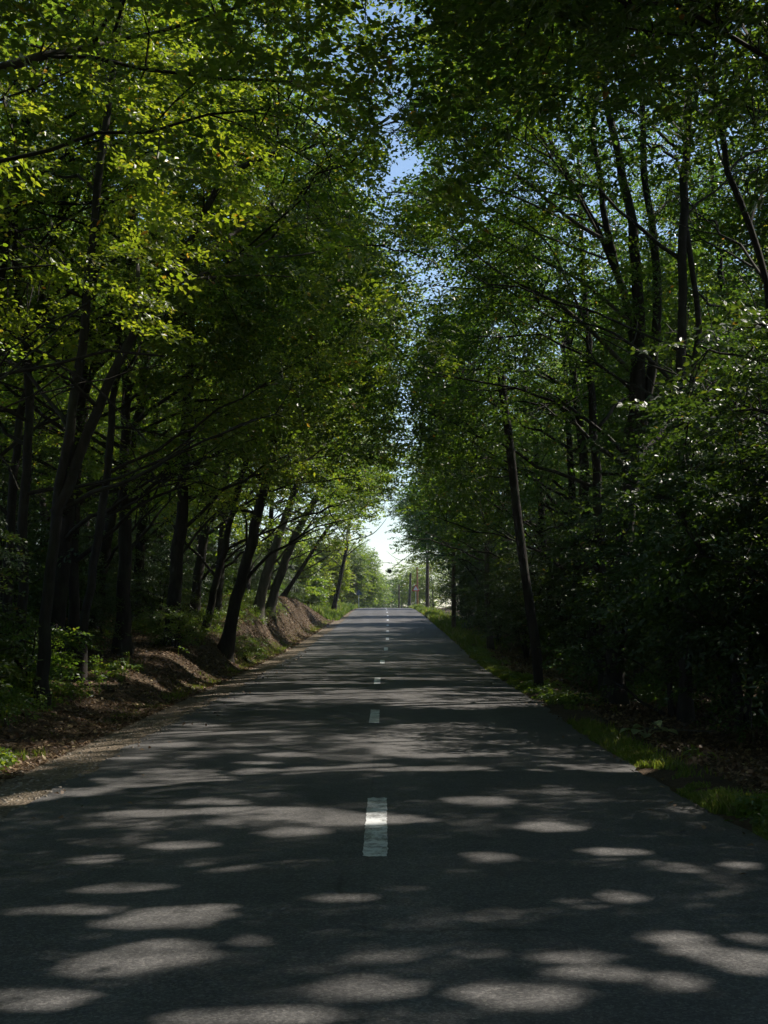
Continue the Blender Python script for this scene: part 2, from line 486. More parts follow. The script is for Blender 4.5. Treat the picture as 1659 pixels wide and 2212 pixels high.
# ------------------------------------------------------------------ leaf sprays
def make_spray(n_side, leaf_len, leaf_w, L, seed, fine):
    r = np.random.default_rng(seed)
    items = []
    def rowof(o, ang, length):
        d = np.array([math.cos(ang), math.sin(ang)])
        n = max(2, int(length / (leaf_len * .55)))
        for i in range(n):
            s = (i + .6) / n * length
            side = 1 if i % 2 else -1
            c = o + d * s
            items.append((c[0], c[1], ang + side * r.uniform(.6, 1.1)))
        items.append((o[0] + d[0] * length, o[1] + d[1] * length, ang))
    rowof(np.array([0., 0.]), 0, L)
    for i in range(n_side):
        s = (i + .5) / n_side * L * .8
        side = 1 if i % 2 else -1
        rowof(np.array([s, 0.]), side * r.uniform(.5, .9), L * r.uniform(.35, .6) * (1 - .4 * s / L))
    out = []
    for (x, y, a) in items:
        l = leaf_len * r.uniform(.7, 1.15); wd = leaf_w * r.uniform(.75, 1.15)
        tilt = r.normal(0, .33); roll = r.normal(0, .38)
        d = np.array([math.cos(a) * math.cos(tilt), math.sin(a) * math.cos(tilt), math.sin(tilt) - .12])
        sd = np.array([-math.sin(a) * math.cos(roll), math.cos(a) * math.cos(roll), math.sin(roll)])
        z = -.10 * (x / L) ** 2 + r.normal(0, .02)
        b = np.array([x, y, z])
        up = np.cross(d, sd)
        f = .12 * wd
        if fine:
            out.append([b, b + d * l * .33 + sd * wd * .5 + up * f, b + d * l * .72 + sd * wd * .36 + up * f, b + d * l,
                        b + d * l * .72 - sd * wd * .36 + up * f, b + d * l * .33 - sd * wd * .5 + up * f])
        else:
            out.append([b, b + d * l * .45 + sd * wd * .52 + up * f, b + d * l, b + d * l * .45 - sd * wd * .52 + up * f])
    return np.array(out)

SPR = {
    'near': [make_spray(5, .085, .052, .62, s, True) for s in range(5)],
    'mid':  [make_spray(4, .115, .075, .75, s + 10, False) for s in range(5)],
    'far':  [make_spray(3, .19, .13, .95, s + 20, False) for s in range(5)],
    'vfar': [make_spray(2, .34, .24, 1.3, s + 30, False) for s in range(5)],
    'herb': [make_spray(2, .07, .05, .22, s + 40, True) for s in range(4)],
}

# sunny gaps in the canopy: where a shaft reaches the road (x, y, rx, ry, angle)
def px_patch(cx, cy, hw, hh, tilt=0.0):
    d = F * EYE / (cy - 1341.0)
    return ((cx - 829.5) / F * d, d, hw * d / F, max(.12, hh * d * d / (F * EYE)), tilt)
SHAFTS = [px_patch(*a) for a in [
    (780, 2128, 115, 20), (1090, 2145, 115, 26), (1225, 2063, 75, 9), (1275, 2095, 95, 12), (1430, 2112, 55, 12),
    (330, 2060, 140, 30, .5), (250, 2085, 90, 12, .3), (400, 1977, 110, 24, .5), (320, 1990, 80, 12, .3), (540, 2030, 45, 8), (745, 1942, 90, 11),
    (1525, 2052, 110, 11, -.3), (1440, 2022, 60, 8, -.4), (1620, 2020, 45, 9), (1600, 2078, 50, 7), (810, 2062, 60, 10), (70, 2150, 110, 14), (520, 2195, 150, 10), (1320, 1935, 40, 12),
    (270, 1915, 75, 9), (480, 1872, 45, 7), (120, 1960, 120, 8),
    (640, 1802, 65, 11), (730, 1770, 170, 13), (560, 1752, 150, 7), (860, 1773, 70, 7), (480, 1733, 60, 6), (330, 1755, 90, 6), (1035, 1732, 60, 8), (1185, 1785, 55, 10), (1320, 1838, 65, 6),
    (1045, 1852, 45, 8), (390, 1825, 60, 7), (1590, 1862, 40, 5),
    (375, 1675, 120, 20), (300, 1690, 80, 10), (580, 1668, 110, 8), (700, 1662, 100, 8), (800, 1660, 90, 8), (960, 1662, 85, 8), (620, 1632, 45, 4),
    (1290, 1655, 110, 8), (1190, 1606, 150, 6), (1060, 1603, 60, 5), (1170, 1620, 110, 4), (1250, 1632, 110, 5), (170, 1705, 100, 10), (60, 1715, 60, 12), (260, 1608, 50, 8),
    (460, 1582, 130, 4), (370, 1607, 45, 5), (430, 1565, 50, 4), (920, 1588, 50, 4), (1010, 1522, 150, 11), (1110, 1512, 60, 7), (720, 1508, 180, 6), (860, 1500, 160, 5), (560, 1512, 80, 5),
    (1360, 1590, 40, 14), (1560, 1740, 40, 10), (30, 1640, 50, 16)]]
for (px, d, rx, ry) in [(370, 36, 1.2, 1.0), (455, 37, .5, .5), (250, 30, 1.0, .5), (60, 26, 1.0, .5), (150, 27.5, .6, .35), (545, 49, .8, 1.4), (590, 60, 1.0, 2.2), (620, 72, 1.0, 3.0), (655, 88, .9, 3.5), (520, 44, .6, .8), (430, 33, .5, .5)]:
    SHAFTS.append(((px - 829.5) / F * d, d, rx, ry, .5))
for (px, d, rx, ry) in [(1010, 46, .35, 1.3), (1045, 40, .3, 1.2), (945, 78, .6, 3), (1190, 27.5, .35, .7), (1225, 25, .3, .4), (1310, 18.8, .45, .5), (905, 120, .8, 5)]:
    SHAFTS.append(((px - 829.5) / F * d, d, rx, ry, .0))
_r = np.random.default_rng(17)
for k in range(10):
    SHAFTS.append((_r.uniform(-4.2, 3.0), 5.2 + 24 * _r.uniform(0, 1), _r.uniform(.08, .32), _r.uniform(.05, .16), _r.normal(0, .5)))
for k in range(230):
    d = 30 + 75 * _r.uniform(0, 1) ** .9
    SHAFTS.append((_r.uniform(-3.4, 3.4), d, _r.uniform(.4, 1.9), _r.uniform(.14, .40), _r.normal(0, .15)))
SX, SY = SUNV.x / SUNV.z, SUNV.y / SUNV.z

# irregular opening between the two crown rows, as elevation (px rows) : centre, half width
_oy = np.array([-400, 0, 100, 200, 290, 350, 400, 440, 500, 560, 620, 680, 720, 800, 860, 940, 1000, 1060, 1110, 1150, 1400.])
_oc = np.array([815, 825, 835, 850, 838, 880, 840, 815, 815, 885, 935, 920, 885, 872, 868, 866, 880, 870, 850, 835, 835.])
_ow = np.array([20, 24, 30, 36, 26, 46, 38, 28, 28, 38, 56, 48, 30, 24, 18, 26, 24, 26, 36, 45, 45.])
_os = np.array([.1, .15, .3, .55, .7, .98, .95, .82, .35, .6, .86, .8, .45, .55, .7, .9, .6, .6, .96, .98, .98])

WINDOWS = [(4.7, 19.0, 5.4, .75), (3.9, 19.3, 4.9, .5), (5.7, 21.0, 6.6, .8), (5.0, 23.0, 5.6, .6), (4.9, 19.5, 3.4, .4), (4.2, 33, 4.5, .7), (4.6, 52, 4.2, 1.0), (5.2, 66, 4.0, 1.2), (3.7, 12.4, 1.2, .3)]
_ru = np.random.default_rng(99)
def RNDU(n): return _ru.uniform(0, 1, n)

def keep_leaves(C, carve=True):
    """C: leaf centres (n,3). The open tunnel over the road, the slot between the two crown rows and the sun shafts."""
    x, y, z = C[:, 0], C[:, 1], C[:, 2]
    rz = road_z(y)
    cx = road_c(y)
    th = np.interp(y, [0, 40, 100], [5.6, 6.0, 6.4])
    nz = noise3(x, y, z, 1.6)
    tun = ((x - cx) / 4.3) ** 2 + ((z - rz) / th) ** 2 < 1 + .18 * nz
    yy = np.maximum(y, 3.0)
    el = 1341 - (z - EYE) / yy * F * .985; hz = 829.5 + x / yy * F
    el = el + 25 * noise3(x * .5, y * .5, z, 2.0)
    hz = hz + 12 * noise3(x * .4 + 5, y * .4, z * 1.1, 2.4) + 9 * noise3(x, y + 9, z, .8)
    u = np.abs(hz - np.interp(el, _oy, _oc)) / (np.interp(el, _oy, _ow) * (1 + .45 * nz))
    rn = RNDU(len(x))
    os_ = np.interp(el, _oy, _os)
    clus = .5 + .5 * noise3(x * 1.3 + 11, y * 1.3, z * 1.3, .9)
    slot = (u < 1.0) & (rn < os_ * (.55 + .9 * clus)) | (u < .8) & (os_ > .93)
    slot |= (u < 2.2) & (rn < .3 * os_)
    slot &= (y > 6) & (z - rz > 4.5)
    slot |= (x < -2.5) & (y < 28) & (y > 5) & (z < 1.7 + .20 * y + .9 * nz) & (z > 3.4)
    slot |= (hz < 829.5 - 600) & (y < 23) & (y > 6) & (z < 1.7 + .42 * y) & (z > 3) & (rn < .62 + .5 * nz)
    # high pruned stems of the nearest right-hand trees
    slot |= (x > 1.2) & (y < 26) & (y > 7) & (z < 1.9 + .345 * y + .8 * nz) & (z > 3.6)
    near = (x ** 2 + (y) ** 2) < 6.5 ** 2
    k = ~(tun | slot | (near & (np.abs(x) < 5)) | (z < ground_z(x, y) + .02))
    # the right crowns are thin enough for the sun to reach the facing side of the left ones
    kk = (x + 1.5) / SUNV.x; yl = y - kk * SUNV.y; zl = z - kk * SUNV.z - rz
    k &= ~((x > 1.5) & (yl > 31) & (yl < 85) & (zl > 5.5) & (zl < 13.5) & (RNDU(len(x)) < .35 + .6 * noise3(yl * 1.0, zl, 0 * x, 2.2)))
    # windows that let the sun onto the sapling tops at the right
    for (wx, wy, wz, wr) in WINDOWS:
        tt = ((x - wx) * SUNV.x + (y - wy) * SUNV.y + (z - wz) * SUNV.z)
        d2 = (x - wx - tt * SUNV.x) ** 2 + (y - wy - tt * SUNV.y) ** 2 + (z - wz - tt * SUNV.z) ** 2
        k &= ~((tt > 1.2) & (d2 < (wr * (1 + .35 * nz)) ** 2))
    if carve:
        gx = x - SX * (z - rz); gy = y - SY * (z - rz)
        cand = np.where(k & (gy > 2) & (gy < 118) & (gx > -9) & (gx < 6))[0]
        if len(cand):
            g1, g2 = gx[cand], gy[cand]
            hit = np.zeros(len(cand), bool)
            wob = .5 * noise3(g1 * .6, g2 * 1.5, 0 * g1, .45) + .3 * noise3(g1 * .6, g2 * 1.5, 0 * g1 + 3, .16)
            for (px, py, rx, ry, a) in SHAFTS:
                ca, sa = math.cos(a), math.sin(a)
                dx, dy = g1 - px, g2 - py
                u = ca * dx + sa * dy; v = -sa * dx + ca * dy
                hit |= (u / (rx * 1.05)) ** 2 + (v / (ry * .85 + .03)) ** 2 < 1.2 + wob
            hit &= RNDU(len(hit)) > .03
            k[cand[hit]] = False
    return k

def sprays_to_leaves(P, D, U, kind, r):
    """P origins, D forward, U approx up -> leaf vertex array (n, k, 3)"""
    outs = []
    T = SPR[kind]
    which = r.integers(0, len(T), len(P))
    D = D / (np.linalg.norm(D, axis=1)[:, None] + 1e-9)
    S = np.cross(U, D); S /= np.linalg.norm(S, axis=1)[:, None] + 1e-9
    W = np.cross(D, S)
    R = np.stack([D, S, W], 1)          # rows are the local axes
    for t in range(len(T)):
        m = which == t
        if not m.any(): continue
        sc = r.uniform(.6, 1.3, m.sum())
        V = np.einsum('lkj,pji->plki', T[t], R[m]) * 1.0
        V = V * sc[:, None, None, None] + P[m][:, None, None, :]
        outs.append(V.reshape(-1, V.shape[2], 3))
    return np.concatenate(outs)

def leaves_to_geo(g, L, m=0):
    n, k, _ = L.shape
    b = np.arange(n)[:, None] * k
    if k == 4: Q = b + np.array([[0, 1, 2, 3]])
    else: Q = np.concatenate([b + np.array([[0, 1, 2, 3]]), b + np.array([[0, 3, 4, 5]])])
    g.add(L.reshape(-1, 3), Q, m, False)

def sample_blobs(blobs, n, r, clump=.0, cs=1.6):
    """blobs: (cx,cy,cz,rx,ry,rz,weight)"""
    B = np.array(blobs, float)
    vol = B[:, 3] * B[:, 4] * B[:, 5] * B[:, 6]
    idx = r.choice(len(B), n * 4, p=vol / vol.sum())
    d = r.normal(0, 1, (n * 4, 3)); d /= np.linalg.norm(d, axis=1)[:, None]
    rad = r.uniform(.05, 1, n * 4) ** (1 / 2.2)
    P = B[idx, :3] + d * rad[:, None] * B[idx, 3:6]
    nn = noise3(P[:, 0] + 31, P[:, 1], P[:, 2] * 2.3, cs)
    ok = nn > clump - .8
    P, idx, d = P[ok][:n], idx[ok][:n], d[ok][:n]
    return P, idx, d

def curve(p0, p1, r, n=7, sag=.0, up=.35, wig=.08):
    p0 = np.asarray(p0, float); p1 = np.asarray(p1, float)
    L = np.linalg.norm(p1 - p0)
    mid = (p0 + p1) / 2 + np.array([0, 0, up * L * .35]) + r.normal(0, wig * L, 3)
    t = np.linspace(0, 1, n)[:, None]
    C = (1 - t) ** 2 * p0 + 2 * t * (1 - t) * mid + t ** 2 * p1
    C[1:-1] += r.normal(0, wig * L * .12, (n - 2, 3))
    return C

def resample(P, step):
    P = np.asarray(P, float)
    seg = np.linalg.norm(np.diff(P, axis=0), axis=1); s = np.concatenate([[0], np.cumsum(seg)])
    n = max(4, int(s[-1] / step))
    t = np.linspace(0, s[-1], n)
    # smooth through the control points
    Q = np.stack([np.interp(t, s, P[:, i]) for i in range(3)], 1)
    for _ in range(3):
        Q[1:-1] = .25 * Q[:-2] + .5 * Q[1:-1] + .25 * Q[2:]
    return Q, t / s[-1]

def make_tree(name, label, cat, group, stems, blobs, nspray, kind='mid', leaf=None, bark=None, limbs=10, seed=1, carve=True,
              clump=.1, droop=.15, extra=(), twigs=True, cull=True, cs=1.6, orient=None, base=None):
    """stems: list of (points, r0, r1). Builds Empty > trunk, crown. World coordinates are used to shape, local ones are stored."""
    r = np.random.default_rng(seed)
    leaf = leaf or M_LEAF; bark = bark or M_BARK
    b0 = np.asarray(base if base is not None else stems[0][0][0], float)
    root = empty(name, tuple(b0), label, cat, group)
    g = Geo(); gc = Geo()
    skel = []; skr = []
    kside = 10 if kind in ('near', 'mid') else 6
    for si, (pts, r0, r1) in enumerate(stems):
        Q, t = resample(pts, .45 if kind in ('near', 'mid') else 1.0)
        Q[1:-1, :2] += r.normal(0, .02 if r0 < .3 else .03, (len(Q) - 2, 2))
        R = r0 + (r1 - r0) * t
        if si == 0 and abs(Q[0, 2] - b0[2]) < .5:
            R = R + r0 * .55 * np.exp(-t * np.linalg.norm(Q[-1] - Q[0]) / .35)
            Q = np.concatenate([[Q[0] - np.array([0, 0, .4])], Q]); R = np.concatenate([[R[0] * 1.2], R])
        g.tube(Q, R, kside, 0, .05, cap=False)
        skel.append(Q); skr.append(R)
    for (pts, r0, r1) in extra:
        Q, t = resample(pts, .35)
        g.tube(Q, r0 + (r1 - r0) * t, 7, 1, .03, cap=False)
        skel.append(Q[len(Q) // 3:]); skr.append((r0 + (r1 - r0) * t)[len(Q) // 3:])
    P, idx, d = sample_blobs(blobs, nspray, r, clump, cs)
    if cull:
        k = keep_leaves(P, False) & ((P[:, 0] < 2.6) if b0[0] < 0 else (P[:, 0] > -2.0))
        P, idx, d = P[k], idx[k], d[k]
    if len(P) == 0:
        P, idx, d = sample_blobs(blobs, 10, r, 0, cs)
    SK = np.concatenate(skel); SR = np.concatenate(skr)
    # limbs reach for spread-out clusters of sprays
    nl = min(limbs, max(1, len(P) // 8))
    targets = [P[r.integers(len(P))]]
    cand = P[r.choice(len(P), min(len(P), 160), replace=False)]
    while len(targets) < nl:
        dd = np.min([np.linalg.norm(cand - q, axis=1) for q in targets], axis=0)
        targets.append(cand[np.argmax(dd)])
    lsk = [SK]; usedn = np.zeros(len(SK))
    targets += [P[r.integers(len(P))] for _ in range(nl // 3)]
    for tg in targets:
        dv = SK - tg
        dist = np.linalg.norm(dv[:, :2], axis=1) * .9 + np.abs((tg[2] - SK[:, 2]) - .45 * np.linalg.norm(dv[:, :2], axis=1)) * 1.0
        j = int(np.argmin(dist + r.uniform(0, .8, len(dist)) + usedn))
        usedn += 1.6 * np.exp(-((np.arange(len(SK)) - j) / 1.5) ** 2)
        vv = tg - SK[j]; ll = np.linalg.norm(vv)
        cap_ = 4.2 if kind != 'vfar' else 9
        if ll > cap_: tg = SK[j] + vv * cap_ / ll + r.normal(0, .3, 3)
        rr = max(.02, min(SR[j] * .5, (.06 if b0[1] > 20 else .03)))
        c = curve(SK[j], tg, r, 9, up=.25, wig=.10)
        g.tube(c, np.linspace(rr, .012, 9), 6 if kind in ('near', 'mid') else 4, 0, .0, cap=False)
        lsk.append(c[2:])
        # side shoots
        for q in range(3 if kind in ('near', 'mid') else 1):
            a = c[int(r.integers(3, 8))]
            e = a + (tg - SK[j]) * r.uniform(.15, .3) + r.normal(0, .45, 3)
            c2 = curve(a, e, r, 6, up=.2, wig=.1)
            g.tube(c2, np.linspace(rr * .4, .008, 6), 4, 0, .0, cap=False)
            lsk.append(c2[1:])
    LS = np.concatenate(lsk)
    # spray directions: away from the stem, almost level
    ax = SK[np.argmin(np.linalg.norm(SK[None, :, :] - P[:, None, :], axis=2), axis=1)]
    D = P - ax; D[:, 2] *= .3
    D /= np.linalg.norm(D, axis=1)[:, None] + 1e-6
    D += r.normal(0, .45, D.shape) * np.array([1, 1, .5]); D[:, 2] -= droop
    U = np.tile(np.array([0, 0, 1.]), (len(P), 1)) + r.normal(0, .28, (len(P), 3))
    if orient is not None: U += np.asarray(orient)
    if twigs:
        near_i = np.argmin(np.linalg.norm(LS[None, ::2, :] - P[:, None, :], axis=2), axis=1)
        A = LS[::2][near_i]
        dist = np.linalg.norm(A - P, axis=1)
        sel = (dist < 1.0) & (r.uniform(0, 1, len(P)) < (.5 if kind != 'vfar' else .2))
        a, b = A[sel], P[sel]
        n = len(a)
        if n:
            m_ = (a + b) / 2 + np.array([0, 0, .12]) + r.normal(0, .06, (n, 3))
            rw = .008 if kind in ('near', 'mid', 'herb') else .014
            off = np.array([[rw, 0, 0], [-rw * .5, rw * .87, 0], [-rw * .5, -rw * .87, 0]])
            offz = off[:, [0, 2, 1]]
            ringA = a[:, None, :] + off * 1.3 + offz * .5; ringM = m_[:, None, :] + off + offz * .5; ringB = b[:, None, :] + (off + offz * .5) * .5
            V = np.concatenate([ringA, ringM, ringB], 1)        # n,9,3
            q = []
            for lv in (0, 3):
                for s_ in range(3):
                    q.append([lv + s_, lv + (s_ + 1) % 3, lv + 3 + (s_ + 1) % 3, lv + 3 + s_])
            Q = (np.arange(n)[:, None, None] * 9 + np.array(q)[None]).reshape(-1, 4)
            g.add(V.reshape(-1, 3), Q, 0, True)
    L = sprays_to_leaves(P, D, U, kind, r)
    if cull:
        L = L[keep_leaves(L.mean(1), carve)]
    if len(L):
        leaves_to_geo(gc, L)
    tr = g.build('trunk', [bark, M_BARKG] if extra and bark is M_BARK else [bark, bark], root, b0)
    cr = gc.build('crown', [leaf], root, b0) if len(L) else None
    return root

def copy_thing(root, loc, rz, scale, label=None, group=None):
    c = root.copy(); COL.objects.link(c)
    c.location = loc; c.rotation_euler = (0, 0, rz); c.scale = (scale,) * 3
    if label: c['label'] = label
    if group: c['group'] = group
    for ch in root.children:
        k = ch.copy(); COL.objects.link(k); k.parent = c
    return c

# ------------------------------------------------------------------ named roadside trees, left
def stem_px(pts, Y, dia_px0, dia_px1, base=True):
    """stem traced through the picture at depth Y; diameters in picture px"""
    P = [at(x, y, Y) for x, y in pts]
    if base:
        x0, _, _ = P[0]
        gz = float(ground_z(x0, Y))
        if P[0][2] - gz > .1:
            P.insert(0, (x0 + (P[0][0] - P[1][0]) * .3, Y, gz))
        else:
            P[0] = (P[0][0], Y, gz)
    return (P, dia_px0 * Y / F / 2, dia_px1 * Y / F / 2)

def side_blobs(x, y, H, s, reach=4.2, low=4.5, w=3.2):
    q = np.random.default_rng(int(abs(x) * 100 + y * 10)).uniform(-1, 1, 6)
    reach += 1.3 * q[0] + .4; w += .5 * q[1]; H = H * (1 + .07 * q[2])
    """crown of a roadside tree; s = +1 if the road lies towards +x"""
    z0 = float(road_z(y))
    return [(x + s * 1.6, y, z0 + H * .68, w, w, H * .27, 1.0),
            (x + s * reach, y + .4, z0 + H * .62, 2.6, 3.2, H * .20, 1.0),
            (x + s * (reach - .8), y - .5, z0 + H * .42, 2.4, 3.0, H * .14, 1.0),
            (x + s * (reach * .6), y, z0 + H * .88, 2.4, 2.8, H * .13, .9),
            (x - s * 1.6, y, z0 + H * .5, 2.6, 2.8, H * .2, .6),
            (x + s * .8, y + .8, z0 + low, 2.0, 2.6, 1.3, .5)]

def auto_top(P, s, H, y):
    """carry a traced stem on up into the crown"""
    p = np.array(P[-1], float); q = np.array(P[-2], float)
    d = (p - q) / (np.linalg.norm(p - q) + 1e-6)
    z0 = float(road_z(y))
    out = list(P)
    while out[-1][2] < z0 + H * .85 and len(out) < 40:
        d = d * .85 + np.array([.02 * s, 0, .16]); d /= np.linalg.norm(d)
        out.append(tuple(np.array(out[-1]) + d * 1.4))
    return out

LEFT = [
 # label, px points, depth, dia0, dia1, H, leaf, sprays, kind
 ('tall dark tree forking low on the left, one curved fork arching over the road',
  [(95, 1400), (105, 1200), (130, 1052), (150, 952), (165, 850), (180, 700)], 23, 27, 17, 17, 'Y', 1500, 'near'),
 ('upright black trunk at the left edge, bare and straight up through the high canopy',
  [(45, 1380), (50, 1150), (62, 950), (66, 800), (36, 600), (28, 450), (32, 300), (40, 150)], 26, 24, 15, 17, 'G', 900, 'near'),
 ('dark trunk sweeping up to the right behind the upright black edge trunk',
  [(20, 1200), (30, 1000), (60, 800), (95, 600), (140, 420), (190, 300), (260, 200)], 29, 22, 14, 18, 'Y', 900, 'mid'),
 ('slanting dark trunk crossing behind the arching fork of the big tree',
  [(160, 1300), (165, 1000), (190, 830), (240, 640), (290, 460), (325, 250), (348, 190)], 33, 24, 17, 18, 'Y', 900, 'mid'),
 ('slim crooked trunk just right of the big forked tree on the left',
  [(175, 1400), (182, 1340), (190, 1277), (205, 1202), (222, 1102), (230, 1002), (240, 902), (250, 800)], 28, 21, 15, 15, 'G', 1100, 'near'),
 ('thick upright dark trunk deep in shade between the crooked slim trunk and the straight one',
  [(265, 1345), (268, 1202), (272, 1040), (272, 877)], 35, 33, 24, 18, 'G', 1200, 'mid'),
 ('straight black trunk flaring at its foot above the ferny bank top',
  [(372, 1335), (380, 1227), (393, 1127), (398, 1027), (402, 902)], 39, 33, 23, 18, 'Y', 1400, 'mid'),
 ('thin dark trunk with a slight lean directly left of the lone leaning bank-edge tree',
  [(447, 1350), (465, 1267), (480, 1202), (500, 1127), (512, 1052), (528, 1012), (545, 950)], 46, 17, 12, 16, 'Y', 1100, 'mid'),
 ('lone dark trunk leaning right from the very edge of the leafy bank',
  [(487, 1377), (503, 1322), (520, 1267), (540, 1182), (565, 1087), (583, 1002), (595, 917), (602, 860)], 44, 29, 17, 17, 'Y', 1500, 'mid'),
 ('leaning grey trunk, left of the pair above the bare earth bank',
  [(560, 1295), (575, 1242), (605, 1152), (625, 1087), (645, 1042), (665, 972)], 62, 23, 15, 18, 'Y', 1100, 'mid'),
 ('leaning grey trunk, right of the pair above the bare earth bank',
  [(585, 1300), (602, 1250), (622, 1192), (650, 1132), (680, 1082), (705, 1027), (720, 997)], 67, 21, 13, 18, 'Y', 1100, 'mid'),
 ('dark slanting trunk with long low boughs, last before the sunlit bushes on the left',
  [(615, 1290), (641, 1249), (661, 1208), (691, 1170), (702, 1137), (731, 1111), (760, 1095)], 90, 10, 6, 15, 'Y', 900, 'far'),
]
LM = {'Y': M_LEAFY, 'G': M_LEAF, 'D': M_LEAFD}
for i, (lab, pts, Y, d0, d1, H, lf, ns, kd) in enumerate(LEFT):
    st = stem_px(pts, Y, d0, d1)
    bx = st[0][0][0]
    P = auto_top(st[0], 1, H, Y)
    stems = [(P, st[1], .04)]
    ex = []
    if i == 0:
        fk = [at(x, y, 23) for x, y in [(118, 1110), (150, 1042), (175, 982), (200, 912), (222, 842), (260, 777), (310, 675), (330, 635), (370, 580), (395, 560), (425, 505), (445, 450), (470, 380), (490, 345), (525, 343), (600, 330)]]
        stems.append((fk, .10, .045))
        for bp, r0, r1 in [([(395, 562), (435, 540), (475, 530), (515, 495), (560, 465), (610, 420), (640, 395)], .055, .02),
                           ([(450, 535), (475, 537), (530, 555), (600, 557), (675, 550), (735, 530)], .035, .012),
                           ([(290, 700), (302, 620), (300, 585), (290, 550), (305, 525), (350, 520)], .05, .02),
                           ([(320, 640), (400, 595), (470, 600), (560, 590), (650, 600)], .03, .01),
                           ([(330, 635), (440, 590), (520, 560), (600, 500), (690, 470)], .03, .01)]:
            ex.append(([at(x, y, 23 + k * .5) for k, (x, y) in enumerate(bp)], r0, r1))
    if i == 11:
        for bp, r0, r1 in [([(661, 1208), (700, 1190), (735, 1160), (758, 1130)], .06, .02), ([(650, 1235), (690, 1215), (715, 1195), (752, 1170)], .05, .02),
                           ([(641, 1249), (668, 1250), (700, 1222), (720, 1205)], .04, .015), ([(691, 1170), (720, 1150), (745, 1120), (790, 1110)], .05, .02)]:
            ex.append(([at(x, y, 90) for x, y in bp], r0, r1))
    bl = side_blobs(bx, Y, H, 1, reach=5.2 if i in (0, 6, 8, 9) else 4.4, low=5.5)
    if i == 11: bl = side_blobs(bx, Y, H, 1, 5.4, 8.5)[:4]
    make_tree('forest_tree', lab, 'tree', 'trees lining the left of the road', stems, bl, int(ns * (1.2 if Y < 31 else .85)), kd, LM[lf], M_BARKG if i in (9, 10) else M_BARK, 12, 100 + i, extra=ex, clump=.75, cs=1.5)

# fillers of the left front row (traced trunks stand between them)
fill_l = [(-6.3, 2.0, 15, 'G'), (-6.0, 8.0, 16, 'G'), (-6.4, 13.0, 15, 'Y'), (-8.2, 18.5, 16, 'Y'), (-7.6, 31.5, 17, 'Y'), (-7.3, 52, 18, 'Y'), (-7.0, 57, 18, 'Y'), (-7.5, 74, 18, 'Y'), (-7.0, 81, 18, 'Y'), (-8.5, 40, 19, 'G'), (-8.6, 26, 18, 'Y'), (-8.8, 48, 18, 'Y'), (-9, 65, 19, 'G')]
for i, (x, y, H, lf) in enumerate(fill_l):
    gz = float(ground_z(x, y)); lean = rng.uniform(.12, .3)
    P = [(x, y, gz), (x + lean * 1.5, y, gz + 3), (x + lean * 4.5 + rng.normal(0, .15), y + rng.normal(0, .3), gz + 7), (x + lean * 7, y, gz + 11), (x + lean * 8.5, y, gz + H * .85)]
    ex = []
    if i == 2:
        P[0] = (x - .3, y, gz)
        ex = [([at(-160, 240, 13), at(-60, 160, 13), at(0, 128, 13), at(60, 118, 13), at(130, 113, 13), at(190, 106, 13.4), at(240, 90, 14)], .075, .015)]
    make_tree('forest_tree', 'forest tree filling in the left wood behind the bank, none of the traced front trunks', 'tree', 'other trees of the left wood',
              [(P, .2 if y > 12 else .22, .04)], side_blobs(x, y, H, 1, 4.6, 5.5), (1500 if y < 20 else 800) if y < 60 else 550, 'near' if y < 24 else ('mid' if y < 62 else 'far'), LM[lf], M_BARK, 12, 300 + i, clump=.7, cs=1.5, extra=ex)

# ------------------------------------------------------------------ named roadside trees, right
Yr = 28
multi = [([(1330, 1450), (1332, 1330), (1345, 1200), (1368, 1000), (1378, 850), (1380, 700), (1375, 500), (1345, 375), (1320, 275), (1305, 200), (1290, 60)], 44, 12),
         ([(1368, 1000), (1400, 860), (1425, 700), (1420, 550), (1395, 425), (1385, 300), (1385, 150), (1380, 0)], 24, 9),
         ([(1345, 1180), (1365, 900), (1372, 760), (1365, 675), (1325, 575), (1295, 500), (1265, 440), (1220, 370), (1190, 310), (1155, 215), (1130, 145)], 22, 7),
         ([(1350, 640), (1325, 560), (1310, 510), (1300, 400), (1280, 300), (1275, 215), (1268, 60)], 16, 9)]
rstems = []
for k, (p, a, b) in enumerate(multi):
    rstems.append(stem_px(p, Yr + (0 if k < 2 else .6), a, b, base=(k == 0)))
rex = []
for bp, r0, r1 in [([(1310, 520), (1250, 490), (1200, 450), (1150, 400), (1080, 350), (1015, 310), (955, 260), (920, 215)], .05, .012),
                   ([(1365, 700), (1300, 640), (1255, 600), (1180, 570), (1090, 520), (1050, 500), (1010, 480)], .045, .01),
                   ([(1360, 800), (1255, 690), (1180, 635), (1090, 605), (1050, 570), (1010, 530), (960, 500)], .05, .012),
                   ([(1060, 575), (1065, 523), (1100, 528), (1150, 530)], .018, .008),
                   ([(1290, 500), (1215, 355), (1130, 340), (1100, 325), (1030, 320), (980, 300)], .03, .008),
                   ([(1265, 440), (1160, 400), (1100, 410), (1040, 430), (970, 450)], .028, .008),
                   ([(1220, 370), (1150, 260), (1090, 230), (1020, 190), (960, 170)], .028, .008),
                   ([(1190, 310), (1120, 180), (1060, 120), (990, 90)], .025, .008),
                   ([(1260, 685), (1220, 600), (1195, 525), (1150, 480), (1090, 450)], .03, .01),
                   ([(1250, 490), (1150, 440), (1060, 400), (960, 395), (900, 400)], .03, .008),
                   ([(1155, 400), (1080, 370), (1000, 340), (930, 330)], .02, .007),
                   ([(1310, 560), (1200, 520), (1100, 480), (1000, 400), (930, 350)], .028, .008)]:
    rex.append(([at(x, y, Yr - k * .3) for k, (x, y) in enumerate(bp)], r0, r1))
